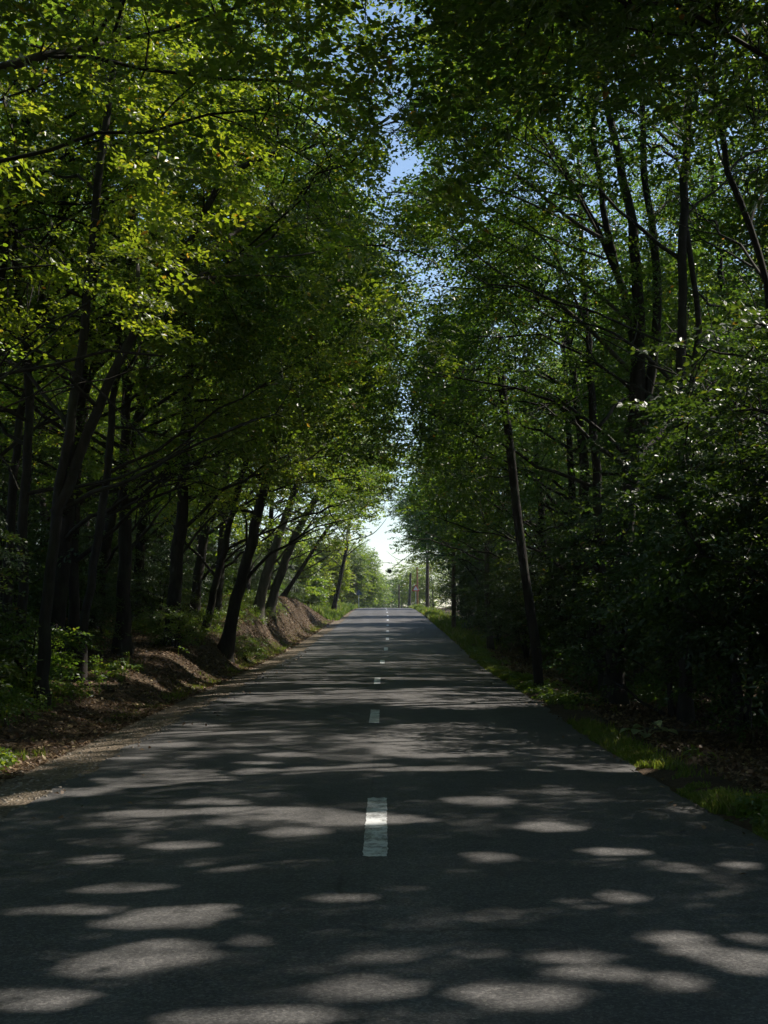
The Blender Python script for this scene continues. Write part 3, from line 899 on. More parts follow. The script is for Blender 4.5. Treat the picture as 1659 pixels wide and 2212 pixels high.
rb = side_blobs(5.2, Yr + 3.4, 19, -1, 4.2, 6.0) + [(1.8, 28, 14.5, 1.8, 2.6, 2.6, .6)]
make_tree('forest_tree', 'many-stemmed tree with fanning pale limbs arching left over the road, right wood', 'tree', 'trees lining the right of the road',
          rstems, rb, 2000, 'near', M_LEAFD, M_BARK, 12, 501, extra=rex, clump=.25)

p1 = stem_px([(1480, 1420), (1478, 1200), (1475, 1000), (1470, 690), (1475, 500), (1480, 375), (1490, 250), (1485, 125), (1495, 0)], 24, 26, 16)
p2 = stem_px([(1474, 960), (1505, 780), (1510, 635), (1495, 550), (1478, 470)], 24, 14, 12, base=False)
make_tree('forest_tree', 'dark upright tree with a twin stem, right of the many-stemmed tree', 'tree', 'trees lining the right of the road',
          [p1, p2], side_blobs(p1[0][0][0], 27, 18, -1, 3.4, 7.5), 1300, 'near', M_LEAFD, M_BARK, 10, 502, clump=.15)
p1 = stem_px([(1690, 1400), (1680, 900), (1660, 620), (1630, 490), (1580, 410), (1555, 300), (1545, 215), (1530, 60)], 21, 20, 12)
make_tree('forest_tree', 'slender tree bending left at the far right of the upper canopy', 'tree', 'trees lining the right of the road',
          [p1], side_blobs(p1[0][0][0], 24, 17, -1, 3.2, 7.5), 1200, 'near', M_LEAF, M_BARK, 10, 503, clump=.15)
p1 = stem_px([(1060, 1400), (1050, 1250), (1055, 1100), (1040, 1000), (1075, 900), (1060, 800)], 60, 12, 9)
make_tree('forest_tree', 'tree with a slightly bent stem behind the limbless leaning trunk', 'tree', 'trees lining the right of the road',
          [p1], side_blobs(p1[0][0][0], 60, 14.5, -1, 4.0, 5.0), 1200, 'mid', M_LEAF, M_BARKG, 10, 504, clump=.1)

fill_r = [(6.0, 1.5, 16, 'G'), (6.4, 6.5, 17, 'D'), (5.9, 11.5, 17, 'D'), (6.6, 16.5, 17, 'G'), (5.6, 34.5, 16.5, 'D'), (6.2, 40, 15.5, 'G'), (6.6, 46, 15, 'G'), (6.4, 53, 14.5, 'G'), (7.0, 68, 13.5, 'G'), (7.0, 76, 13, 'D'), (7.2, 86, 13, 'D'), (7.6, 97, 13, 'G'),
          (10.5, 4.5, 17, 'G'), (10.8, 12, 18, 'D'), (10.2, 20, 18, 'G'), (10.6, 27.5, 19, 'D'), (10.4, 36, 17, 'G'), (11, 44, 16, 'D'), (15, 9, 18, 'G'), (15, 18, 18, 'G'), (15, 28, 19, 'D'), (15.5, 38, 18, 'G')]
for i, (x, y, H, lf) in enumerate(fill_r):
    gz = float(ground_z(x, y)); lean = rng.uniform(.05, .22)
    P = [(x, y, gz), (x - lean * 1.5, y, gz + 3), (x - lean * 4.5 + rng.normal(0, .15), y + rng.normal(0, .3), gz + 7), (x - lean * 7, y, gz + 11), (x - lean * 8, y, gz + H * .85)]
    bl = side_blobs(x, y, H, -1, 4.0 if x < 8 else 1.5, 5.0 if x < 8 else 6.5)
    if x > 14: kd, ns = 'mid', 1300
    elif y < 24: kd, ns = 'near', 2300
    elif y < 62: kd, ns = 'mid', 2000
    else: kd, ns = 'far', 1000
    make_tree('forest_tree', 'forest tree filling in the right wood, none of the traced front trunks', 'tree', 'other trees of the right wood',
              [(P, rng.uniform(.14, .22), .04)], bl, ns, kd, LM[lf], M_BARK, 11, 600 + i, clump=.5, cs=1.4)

# limbless leaning trunk beside the road
st = stem_px([(1165, 1490), (1158, 1400), (1142, 1292), (1128, 1202), (1116, 1102), (1106, 1002), (1096, 917), (1084, 832)], 31.5, 23, 17)
g = Geo()
Q, t = resample(st[0], .3)
R = st[1] + (st[2] - st[1]) * t + rng.normal(0, .004, len(t))
Q = np.concatenate([[Q[0] - (0, 0, .4)], Q]); R = np.concatenate([[R[0] * 1.2], R])
g.tube(Q, R, 12, 0, .05)
b0 = np.array(Q[1])
root = empty('dead_tree', tuple(b0), 'tall limbless dead trunk leaning left at the right road edge, snapped off at the top', 'tree')
g.build('trunk', [M_DEAD], root, b0)
g = Geo()
top = np.array(Q[-1])
for k in range(5):
    a = k * 1.3; o_ = np.array([math.cos(a) * .07, math.sin(a) * .07, 0])
    g.tube([top + o_ - (0, 0, .15), top + o_ * 1.05 + (0, 0, .12), top + o_ * 1.1 + (0.01, 0, .22 + .12 * (k % 3))], [.035, .025, .004], 5, 0, 0, cap=False)
g.build('splintered_top', [M_DEAD], root, b0)
g = Geo()
g.tube([Q[-6], Q[-6] + (-.10, -.12, .12), Q[-6] + (-.16, -.2, .16)], [.035, .03, .02], 6, 0, 0)
g.build('branch_stub', [M_DEAD], root, b0)

# ------------------------------------------------------------------ deep wood: shared trees
def template(seed, H, leaf, kind, ns, name='forest_tree'):
    r = np.random.default_rng(seed)
    P = [(0, 0, 0), (r.normal(0, .15), r.normal(0, .15), 3), (r.normal(0, .4), r.normal(0, .4), 7), (r.normal(0, .6), r.normal(0, .6), H * .85)]
    bl = [(0, 0, H * .7, 3.2, 3.2, H * .27, 1.), (1.8, .8, H * .5, 2.4, 2.4, H * .16, .8), (-1.6, -1.2, H * .45, 2.4, 2.4, H * .16, .8), (.5, -2, H * .3, 2.0, 2.0, 1.6, .35), (-1, 2, H * .25, 1.8, 1.8, 1.4, .3)]
    return make_tree(name, 'x', 'tree', 'x', [(P, r.uniform(.13, .2), .04)], bl, ns, kind, leaf, M_BARK, 12, seed, cull=False, clump=.05)
T_MID = [template(900 + i, 17 + i, [M_LEAF, M_LEAFD, M_LEAFY, M_LEAFD][i], 'mid', 900) for i in range(4)]
T_FAR = [template(920 + i, 18 + i, [M_LEAF, M_LEAFD, M_LEAFY][i], 'far', 600) for i in range(3)]
used = set()
def place_tree(T, x, y, sc, label, group, leftside):
    i = rng.integers(len(T)); src = T[i]
    z = float(ground_z(x, y)) - .05
    if id(src) not in used:
        used.add(id(src)); src.location = (x, y, z); src.scale = (sc,) * 3; src.rotation_euler = (0, 0, rng.uniform(0, 6.28))
        src['label'] = label; src['group'] = group
        return src
    return copy_thing(src, (x, y, z), rng.uniform(0, 6.28), sc, label, group)
n_deep = 0
for side in (-1, 1):
    lab = 'shadowed tree deep in the wood %s of the road' % ('left' if side < 0 else 'right')
    grp = 'trees deep in the %s wood' % ('left' if side < 0 else 'right')
    for y in np.arange(-34, 125, 4.6):
        for x in np.arange(12.5 if side < 0 else 12.5, 34, 4.8):
            if side > 0 and y < 42 and x < 17.5: continue
            if y < 8 and (x > 18 or y < -24): continue
            if y >= 8 and x > 7 + .31 * y + (4 if side > 0 else 1): continue
            xx = side * (x + rng.normal(0, .9)); yy = y + rng.normal(0, 1.1)
            if y > 100 and x < 16: continue
            place_tree(T_MID if yy < 62 and x < 20 else T_FAR, xx, yy, rng.uniform(.85, 1.15) * (.88 if side > 0 and yy > 40 else 1), lab, grp, side < 0)
            n_deep += 1
for k in range(26):      # end wall of the wood
    side = -1 if k % 2 else 1
    yy = rng.uniform(100, 150)
    xx = side * rng.uniform(18 if side < 0 else 14, 46)
    place_tree(T_FAR, xx, yy, rng.uniform(.9, 1.1), 'shadowed tree deep in the wood %s of the road' % ('left' if side < 0 else 'right'), 'trees deep in the %s wood' % ('left' if side < 0 else 'right'), side < 0)
for side in (-1, 1):       # unseen avenue trees added behind the viewer, oversized to block sky light
    for y in np.arange(-3.5, -34, -4.2):
        place_tree(T_MID, side * (5.2 + rng.uniform(0, .8)), y, rng.uniform(1.45, 1.65), 'unseen roadside tree added behind the viewer to block sky light', 'unseen trees added behind the viewer', side < 0)
print('deep trees', n_deep)

# ------------------------------------------------------------------ young trees and bushes under the canopy
def bush(seed, H, W, leaf, ns, kind, name='sapling'):
    r = np.random.default_rng(seed)
    stems = []
    for k in range(4):
        a = r.uniform(0, 6.28); d_ = r.uniform(.2, .6) * W
        stems.append(([(0.05 * math.cos(a), .05 * math.sin(a), 0), (d_ * .4 * math.cos(a), d_ * .4 * math.sin(a), H * .5), (d_ * math.cos(a), d_ * math.sin(a), H * .9)], .022 + .004 * H, .006))
    bl = [(0, 0, H * .62, W, W, H * .36, 1), (W * .4, -W * .3, H * .38, W * .7, W * .7, H * .26, .9), (-W * .45, W * .2, H * .3, W * .7, W * .7, H * .22, .8)]
    return make_tree(name, 'x', 'bush', 'x', stems, bl, ns, kind, leaf, M_BARK, 6, seed, cull=False, clump=.1, droop=.1, base=(0, 0, 0), cs=.8)
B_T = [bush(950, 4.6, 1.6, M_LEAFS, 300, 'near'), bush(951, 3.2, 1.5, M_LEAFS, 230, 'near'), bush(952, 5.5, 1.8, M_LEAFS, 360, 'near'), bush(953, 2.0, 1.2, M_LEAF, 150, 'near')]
def place_bush(i, x, y, sc, label, group):
    src = B_T[i]; z = float(ground_z(x, y)) - .04
    if id(src) not in used:
        used.add(id(src)); src.location = (x, y, z); src.scale = (sc,) * 3; src.rotation_euler = (0, 0, rng.uniform(0, 6.28)); src['label'] = label; src['group'] = group
        return src
    return copy_thing(src, (x, y, z), rng.uniform(0, 6.28), sc, label, group)
GL = ('leafy young tree of the undergrowth in the left wood', 'undergrowth saplings left of the road')
GR = ('leafy young tree of the undergrowth in the right wood', 'undergrowth saplings right of the road')
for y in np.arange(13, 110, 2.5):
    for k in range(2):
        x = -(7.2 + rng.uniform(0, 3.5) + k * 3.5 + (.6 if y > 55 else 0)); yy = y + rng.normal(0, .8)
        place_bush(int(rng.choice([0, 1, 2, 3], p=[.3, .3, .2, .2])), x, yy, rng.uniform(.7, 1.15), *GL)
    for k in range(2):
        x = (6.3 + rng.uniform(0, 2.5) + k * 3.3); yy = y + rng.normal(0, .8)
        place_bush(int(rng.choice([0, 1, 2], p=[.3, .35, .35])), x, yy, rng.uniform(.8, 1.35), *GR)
NAMED_B = [
 (0, -6.4, 18.5, .8, 'leafy sapling at the left picture edge under the big forked tree'),
 (3, -6.6, 25.5, .8, 'low silvery bush on the bank top before the slim crooked trunk'),
 (3, -5.9, 38.5, .7, 'low fern-like bush before the straight flaring trunk'),
 (3, -4.7, 46.5, .55, 'small fresh bush at the foot of the lone leaning bank-edge tree'),
 (2, 5.6, 19.0, 1.05, 'tall maple-like sapling whose upper leaves glint silver at the right'),
 (2, 6.0, 23.0, 1.2, 'leafy maple-like young tree before the twin stemmed tree'),
 (2, 6.6, 20.8, 1.3, 'tallest silvery young tree between the maple-like saplings at the right'),
 (0, 5.3, 25.2, 1.1, 'dark bushy sapling hiding the foot of the many-stemmed tree'),
 (0, 4.9, 12.2, .55, 'low branchy sapling with a bright spray at the right picture edge'),
 (0, 5.4, 52, 1.0, 'fresh green young tree close behind the limbless leaning trunk'),
 (1, 5.5, 66, 1.0, 'sunlit green bush between the limbless trunk and the first pole'),
 (0, 5.8, 78, 1.1, 'bright green young tree right behind the first utility pole')]
for i, x, y, sc, lab in NAMED_B:
    place_bush(i, x, y, sc, lab, 'bushes along the verge')

# ------------------------------------------------------------------ beyond the crest
def far_tree(x, y, H, W, leaf, label, name='forest_tree', kind='vfar', ns=420, lowc=.2, group='sunlit trees beyond the crest', seed=0, clump=.1, bark=None):
    gz = float(ground_z(x, y))
    r = np.random.default_rng(seed + 4000)
    P = [(x, y, gz), (x + r.normal(0, .2), y, gz + H * .3), (x + r.normal(0, .5), y, gz + H * .8)]
    bl = [(x, y, gz + H * .62, W, W, H * .36, 1), (x + W * .5, y, gz + H * .4, W * .7, W * .7, H * .25, .8), (x - W * .5, y, gz + H * .38, W * .7, W * .7, H * .25, .8), (x, y, gz + H * lowc, W * .8, W * .8, H * .17, .8)]
    return make_tree(name, label, 'tree', group, [(P, max(.12, H * .012), .04)], bl, ns, kind, leaf, bark or M_BARKG, 9, seed + 4000, cull=False, clump=clump, cs=2.2)
def fx(px, Y): return (px - 829.5) / F * Y
FAR = [
 (650, 128, 7.0, 2.3, M_LEAFY, 'rounded yellow-green willowy tree lit behind the slanting trunk', 'far', 900),
 (690, 138, 7.5, 2.4, M_LEAFY, 'drooping bright tree directly left of the tall leaning pine-like trunk', 'far', 900),
 (610, 120, 7.5, 2.4, M_LEAFY, 'bright leafy tree low behind the end of the earth bank', 'far', 800),
 (735, 190, 9.5, 3.6, M_LEAF, 'full green tree seen right of the tall leaning trunk', 'far', 1000),
 (772, 200, 10.0, 3.0, M_LEAFY, 'taller green tree whose crown juts into the pale sky, beside the small sign', 'far', 1000),
 (800, 230, 8.0, 2.8, M_LEAFY, 'low bright tree next to the sky gap left of the crest', 'far', 700),
 (815, 280, 9, 3.2, M_LEAF, 'hazy tree just left of the centre line beyond the crest', 'vfar', 400),
 (838, 330, 11, 4, M_LEAFD, 'hazy dark bushy tree at the middle of the crest', 'vfar', 400),
 (858, 300, 11.5, 3.6, M_LEAF, 'hazy thin-crowned tree right of the centre line beyond the crest', 'vfar', 330),
 (880, 260, 10.5, 3.4, M_LEAF, 'pale hazy tree behind the thin twin posts', 'vfar', 400),
 (905, 220, 9, 3.2, M_LEAFY, 'yellowish tree behind the orange pole', 'far', 700),
 (935, 200, 8, 3, M_LEAFY, 'light bush-like tree behind the dark tall pole', 'far', 600),
 (785, 330, 9, 4, M_LEAF, 'far hazy tree low behind the small sign', 'vfar', 350),
 (672, 150, 4.0, 2.6, M_LEAFY, 'low round bush filling in behind the foot of the leaning verge trunk', 'far', 500),
 (635, 124, 4.0, 2.4, M_LEAFY, 'low bright bush at the far end of the earth bank', 'far', 500)]
for i, (px, Y, H, W, leaf, lab, kd, ns) in enumerate(FAR):
    far_tree(fx(px, Y), Y, H, W, leaf, lab, kind=kd, ns=int(ns * (2.2 if px < 790 else 1.1)), seed=i)
# dark trees on the right shoulder of the sky gap
for i, (px, Y, H, W, lab, leaf) in enumerate([
    (975, 118, 15, 4.2, 'dark spreading tree over the two poles right of the crest', M_LEAFD),
    (960, 150, 14, 3.4, 'tree with yellowing left side next to the sky gap, right of the crest', M_LEAFY),
    (1010, 100, 15, 3.6, 'dense dark tree right of the tall pole with the hanging cable', M_LEAFD)]):
    x = fx(px, Y); gz = float(ground_z(x, Y))
    P = [(x + 1, Y, gz), (x + .8, Y, gz + 4), (x, Y, gz + H * .8)]
    bl = [(x, Y, gz + H * .62, W, W, H * .3, 1), (x - W * .6, Y, gz + H * .5, W * .6, W * .6, H * .17, .8), (x + W * .5, Y, gz + H * .4, W * .7, W * .7, H * .22, .8)]
    make_tree('forest_tree', lab, 'tree', 'dark trees right of the crest', [(P, .2, .05)], bl, 900, 'far', leaf, M_BARK, 10, 4500 + i, cull=False, clump=.1, cs=2.0)
# sparse yellowing tree with mistletoe, its branches hanging into the sky gap
x0 = fx(1010, 150); gz = float(ground_z(x0, 150))
P = [(x0, 150, gz), at(1000, 1200, 150), at(985, 1120, 150), at(965, 1040, 150), at(950, 980, 150)]
ex = [([at(985, 1130, 150), at(930, 1150, 149), at(890, 1195, 148), at(855, 1220, 147)], .08, .02),
      ([at(970, 1060, 150), at(910, 1080, 149), at(870, 1130, 148), at(840, 1150, 147)], .08, .02),
      ([at(960, 1030, 150), at(900, 1040, 149), at(850, 1070, 148), at(800, 1090, 147)], .08, .02),
      ([at(890, 1195, 148), at(868, 1211, 147.5), at(841, 1232, 147)], .04, .02), ([at(868, 1211, 147.5), at(850, 1205, 147), at(835, 1190, 147)], .03, .01), ([at(930, 1150, 149), at(900, 1170, 149), at(865, 1165, 149)], .04, .015), ([at(900, 1190, 148), at(880, 1215, 148), at(860, 1240, 148)], .03, .012)]
bl = [(*at(905, 1110, 149), 2.2, 2.0, 2.6, .5), (*at(870, 1085, 148), 2.4, 2, 1.6, .4), (*at(890, 1170, 148), 1.6, 1.4, 1.6, .25), (*at(960, 1000, 150), 3.5, 3, 3, .5), (*at(850, 1215, 147), .7, .7, .8, .1)]
make_tree('forest_tree', 'sparse yellowing tree whose thin twigs hang into the sky gap from the right', 'tree', 'dark trees right of the crest', [(P, .2, .06)], bl, 1100, 'far', M_LEAFY, M_BARKG, 8, 4600, extra=ex, cull=False, clump=.3, cs=1.0)
# tall leaning pine-like tree on the left
P = [at(720, 1318, 128)] + [at(x, y, 128) for x, y in [(729, 1275), (740.5, 1225), (749, 1187), (754, 1155), (754.6, 1110), (762, 1070), (775, 1030)]]
P[0] = (P[0][0], 128, float(ground_z(P[0][0], 128)))
ex = [([at(a, b, 128 - k * .3) for k, (a, b) in enumerate(q)], r0, .02) for q, r0 in [
    ([(752, 1170), (775, 1160), (790, 1162), (812, 1150), (835, 1120)], .07), ([(745, 1205), (760, 1190), (775, 1178), (800, 1165)], .06),
    ([(741, 1222), (720, 1225), (700, 1235)], .05), ([(738, 1228), (715, 1200), (680, 1205)], .05), ([(737, 1202), (752, 1200), (765, 1170)], .05),
    ([(738, 1200), (720, 1170), (690, 1180), (660, 1200)], .06), ([(754, 1145), (775, 1140), (800, 1142)], .06), ([(750, 1180), (730, 1160), (700, 1165)], .05),
    ([(754, 1120), (790, 1100), (830, 1095)], .06), ([(733, 1230), (750, 1232), (764, 1228), (766, 1215)], .03)]]
bl = [(*at(770, 1080, 128), 2.8, 2.5, 1.8, .8), (*at(805, 1110, 128), 1.6, 1.5, 1.0, .4), (*at(775, 1165, 128), 1.2, 1, .6, .15), (*at(720, 1130, 128), 2.4, 2, 1.8, .4), (*at(760, 1020, 128), 3.5, 3, 2.5, 1)]
make_tree('forest_tree', 'tall dark trunk leaning right alone on the sunny verge left of the crest', 'tree', 'trees lining the left of the road', [(P, .24, .09)], bl, 750, 'far', M_LEAFY, M_BARK, 6, 4700, extra=ex, cull=False, clump=.2, cs=1.2)

def mistletoe(px, py, Y, rad, label):
    c = np.array(at(px, py, Y)); r = np.random.default_rng(int(px * 10))
    g = Geo()
    n = 260
    d = r.normal(0, 1, (n, 3)); d /= np.linalg.norm(d, axis=1)[:, None]
    for k in range(40):
        g.tube([c, c + d[k] * rad * .5 + r.normal(0, .02, 3), c + d[k] * rad * .95], [.014, .01, .006], 4, 0, 0, cap=False)
    L = []
    for k in range(n * 6):
        dd = r.normal(0, 1, 3); dd /= np.linalg.norm(dd)
        b = c + dd * rad * r.uniform(.6, 1); a = dd + r.normal(0, .6, 3); a /= np.linalg.norm(a)
        s = np.cross(a, r.normal(0, 1, 3)); s /= np.linalg.norm(s)
        L.append([b, b + a * .04 + s * .016, b + a * .08, b + a * .04 - s * .016])
    leaves_to_geo(g, np.array(L), 1)
    o = g.build('mistletoe', [M_BARK, M_LEAFD], None, c); o.location = tuple(c)
    tag(o, label, 'mistletoe')
mistletoe(841, 1234, 147.0, .2, 'small round dark mistletoe ball hanging low in the sky gap above the crest')

# ------------------------------------------------------------------ poles, signs, cable
def utility_pole(px, ybase, ytop, Y, dia, label, mat_, lean=0.0, insul=True):
    x, _, _ = at(px, ybase, Y); gz = float(ground_z(x, Y))
    xt, _, zt = at(px + lean, ytop, Y)
    root = empty('utility_pole', (x, Y, gz), label, 'utility pole', 'poles along the right verge')
    b0 = np.array((x, Y, gz))
    g = Geo()
    n = 14
    t = np.linspace(0, 1, n)
    g.tube([(x + (xt - x) * s, Y, gz - .4 + (zt - gz + .4) * s) for s in t], dia / 2 * (1.15 - .35 * t), 10, 0, .02)
    g.build('post', [mat_], root, b0)
    if insul:
        for s in (-1, 1):
            g = Geo()
            zz = zt - .35 - (.45 if s > 0 else 0)
            bx = x + (xt - x) * .95
            g.tube([(bx, Y, zz), (bx + s * .18, Y - .02, zz), (bx + s * .24, Y - .02, zz + .06), (bx + s * .24, Y - .02, zz + .16)], [.012] * 4, 6, 0, 0)
            br = g.build('bracket', [M_STEEL], root, b0)
            g = Geo()
            g.tube([(bx + s * .24, Y - .02, zz + h) for h in (.10, .13, .16, .20, .24, .27)], [.02, .045, .03, .045, .035, .012], 8, 0, 0)
            k = g.build('insulator', [M_CERAMIC], br, b0)
    return np.array((xt, Y, zt))
pA = utility_pole(980, 1357, 1142, 84, .26, 'brown wooden pole nearest of the right verge poles, pale insulators at its head', M_POLE, 0)
pB = utility_pole(923, 1320, 1118, 142, .36, 'tall black pole on the right with a pale cable hanging beside it', M_POLE, 1)
pC = utility_pole(884, 1312, 1238, 178, .36, 'grey slightly tilted post between the thin twin posts and the orange pole', M_BARKG, 3, False)
pD = utility_pole(902, 1310, 1225, 168, .22, 'orange-brown pole beside the red triangle sign', M_POLEO, -1)
pE = utility_pole(862, 1318, 1262, 215, .26, 'thin dark post left of the pale post beyond the crest', M_POLE, 0, False)
pF = utility_pole(868, 1318, 1252, 235, .22, 'thin pale post right of the dark post beyond the crest', M_BARKG, 0, False)
g = Geo()
c = [at(x, y, 142 - k * .8) for k, (x, y) in enumerate([(922, 1150), (921, 1175), (922, 1190), (926, 1200), (932, 1208), (940, 1211), (948, 1209), (955, 1203), (962, 1196), (966, 1180)])]
Q, t = resample(c, .3)
g.tube(Q, [.035] * len(Q), 6, 0, 0)
o = g.build('hanging_cable', [M_CABLE], None, Q[0]); o.location = tuple(Q[0])
tag(o, 'slack pale cable sagging in a loop right of the tall black pole', 'cable')

def tri_prism(c, s, th, up=1):
    # rounded-corner triangle plate facing the viewer (normal -Y)
    pts = []
    for k in range(3):
        a = math.pi / 2 * up + k * 2 * math.pi / 3
        cx, cz = math.cos(a) * s * .86, math.sin(a) * s * .86
        for j in (-1, 0, 1):
            b = a + j * 1.0
            pts.append((cx + math.cos(b) * s * .14, cz + math.sin(b) * s * .14))
    n = len(pts); P = np.array([[c[0] + p[0], c[1] + yy, c[2] + p[1]] for yy in (-th, 0) for p in pts] + [[c[0], c[1] - th, c[2]], [c[0], c[1], c[2]]])
    q = []
    for i in range(n):
        j = (i + 1) % n
        q.append([i, j, n + j, n + i])
    # faces as fans of quads (degenerate-free: pair up triangles through midpoints)
    mids = []; V = list(P)
    for base, cc, fl in ((0, 2 * n, 0), (n, 2 * n + 1, 1)):
        for i in range(n):
            j = (i + 1) % n
            V.append((P[base + i] + P[base + j]) / 2)
        m0 = len(V) - n
        for i in range(n):
            f = [cc, m0 + (i - 1) % n, base + i, m0 + i]
            q.append(f if fl else f[::-1])
    return np.array(V), q
def tri_sign(px, py, Y, size, ybase, label, back, face_up=1):
    c = np.array(at(px, py, Y)); x = c[0]; gz = float(ground_z(x, Y)); b0 = np.array((x, Y, gz))
    root = empty('road_sign', tuple(b0), label, 'road sign')
    g = Geo(); g.tube([(x, Y + .03, gz - .3), (x, Y + .03, gz + 1), (x, Y + .03, c[2] + size * .5)], [.04, .04, .04], 8, 0, 0)
    g.build('post', [M_STEEL], root, b0)
    g = Geo(); V, q = tri_prism(c - (0, .03, 0), size, .02, face_up); g.add(V, q)
    pl = g.build('sign_plate', [M_SIGNBACK if back else M_RED], root, b0)
    if not back:
        g = Geo(); V, q = tri_prism(c - (0, .053, 0), size * .66, .004, face_up); g.add(V, q)
        g.build('white_field', [M_WHITE], pl, b0)
    return root
tri_sign(775, 1281, 172, .45, 1308, 'small dark triangular sign seen from behind on a thin post, left of the crest', True)
tri_sign(898, 1272, 166, .48, 1309, 'white warning triangle with a red rim beside the orange pole', False)

# ------------------------------------------------------------------ verge grass, litter, herbs, stones
def blades(name, n, fx_, ylo, yhi, hmin, hmax, wmul, m, label, seed, pw=1.0):
    r = np.random.default_rng(seed)
    y = ylo + (yhi - ylo) * r.uniform(0, 1, n) ** pw
    x = fx_(y, r)
    k = noise3(x, y, 0 * x, .9) + .5 * noise3(x, y, 0 * x + 4, .3) > (.0 if seed == 11 else -.35)
    x, y = x[k], y[k]; n = len(x)
    z = ground_z(x, y)
    h = r.uniform(hmin, hmax, n) * (1 + .5 * noise3(x, y, 0 * x, 1.1))
    h = np.clip(h, .03, None)
    a = r.uniform(0, 6.28, n); lean = r.uniform(.1, .8, n) * h
    wd = r.uniform(.004, .008, n) * wmul
    dx, dy = np.cos(a), np.sin(a)
    b = r.uniform(0, 6.28, n); sx, sy = np.cos(b) * wd, np.sin(b) * wd
    base = np.stack([x, y, z - .01], 1); S = np.stack([sx, sy, 0 * sx], 1)
    mid = base + np.stack([dx * lean * .3, dy * lean * .3, h * .6], 1)
    tip = base + np.stack([dx * lean, dy * lean, h], 1)
    V = np.stack([base - S, base + S, mid + S * .8, mid - S * .8, tip + S * .12, tip - S * .12], 1)
    bi = np.arange(n)[:, None] * 6
    Q = np.concatenate([bi + [[0, 1, 2, 3]], bi + [[3, 2, 4, 5]]])
    o = link_mesh(name, quads_mesh(name, V.reshape(-1, 3), Q), None, [m])
    tag(o, label, 'grass', None, 'stuff')
blades('grass', 50000, lambda y, r: edge_r(y) - .04 + np.abs(r.normal(0, .19, len(y))) * np.interp(y, [10, 60, 120], [1.0, 1.5, 1.9]), 9, 60, .02, .10, 1.3, M_GRASS, 'ragged green grass along the right road edge', 11, 1.4)
blades('grass', 40000, lambda y, r: edge_r(y) + np.abs(r.normal(0, .9, len(y))), 60, 175, .08, .35, 4, M_GRASS, 'sunlit grass of the right verge near the crest', 12)
blades('grass', 16000, lambda y, r: edge_l(y) - 1.0 - r.uniform(0, 1, len(y)) ** 2 * .4 + r.normal(0, .1, len(y)), 9, 105, .02, .10, 1.6, M_GRASS, 'thin short grass at the foot of the left bank', 13)
blades('grass', 70000, lambda y, r: edge_l(y) - .4 - r.uniform(0, 1, len(y)) * 6, 108, 185, .15, .5, 5, M_GRASS, 'tall sunlit grass left of the crest', 14)

def flat_leaves(name, n, fx_, ylo, yhi, size, m, label, cat, seed, pw=1.3, lift=.012, clumpy=-9):
    r = np.random.default_rng(seed)
    y = ylo + (yhi - ylo) * r.uniform(0, 1, n) ** pw
    x = fx_(y, r)
    k = noise3(x, y, 0 * x + 7, 1.0) > clumpy
    x, y = x[k], y[k]; n = len(x)
    inr = (x > edge_l(y)) & (x < edge_r(y))
    sfr = np.clip((x - edge_l(y)) / (edge_r(y) - edge_l(y)), 0, 1)
    z = np.where(inr, road_z(y) + .035 * (1 - (2 * sfr - 1) ** 2) + .003, ground_z(x, y))
    l = size * r.uniform(.6, 1.2, n) * np.interp(y, [0, 30, 110], [1, 1.1, 1.6]); a = r.uniform(0, 6.28, n)
    tl = r.normal(0, .35, n); rl = r.normal(0, .4, n)
    D = np.stack([np.cos(a), np.sin(a), tl], 1); S = np.stack([-np.sin(a), np.cos(a), rl], 1)
    B = np.stack([x, y, z + lift + np.abs(tl) * l * .5], 1)
    l = l[:, None]
    V = np.stack([B - D * l * .5, B + S * l * .33 + [0, 0, .008], B + D * l * .5, B - S * l * .33 + [0, 0, .008]], 1)
    Q = np.arange(n)[:, None] * 4 + np.array([[0, 1, 2, 3]])
    o = link_mesh(name, quads_mesh(name, V.reshape(-1, 3), Q), None, [m])
    tag(o, label, cat, None, 'stuff')
flat_leaves('fallen_leaves', 90000, lambda y, r: edge_l(y) - .75 - r.uniform(0, 1, len(y)) ** 1.3 * 6.5, 9, 110, .062, M_LITTER, 'brown dead leaves over the left bank', 'leaf litter', 21)
flat_leaves('fallen_leaves', 70000, lambda y, r: edge_r(y) + .6 + r.uniform(0, 1, len(y)) ** 1.2 * 7, 9, 90, .066, M_LITTER, 'dull brown dead leaves under the right wood', 'leaf litter', 22)
flat_leaves('fallen_leaves', 260, lambda y, r: np.where(r.uniform(0, 1, len(y)) < .6, edge_l(y) + np.abs(r.normal(0, .35, len(y))), edge_r(y) - np.abs(r.normal(0, .25, len(y)))), 6, 60, .06, M_LITTER, 'a few dead leaves blown along the asphalt edges', 'leaf litter', 23, 1.2, .004)

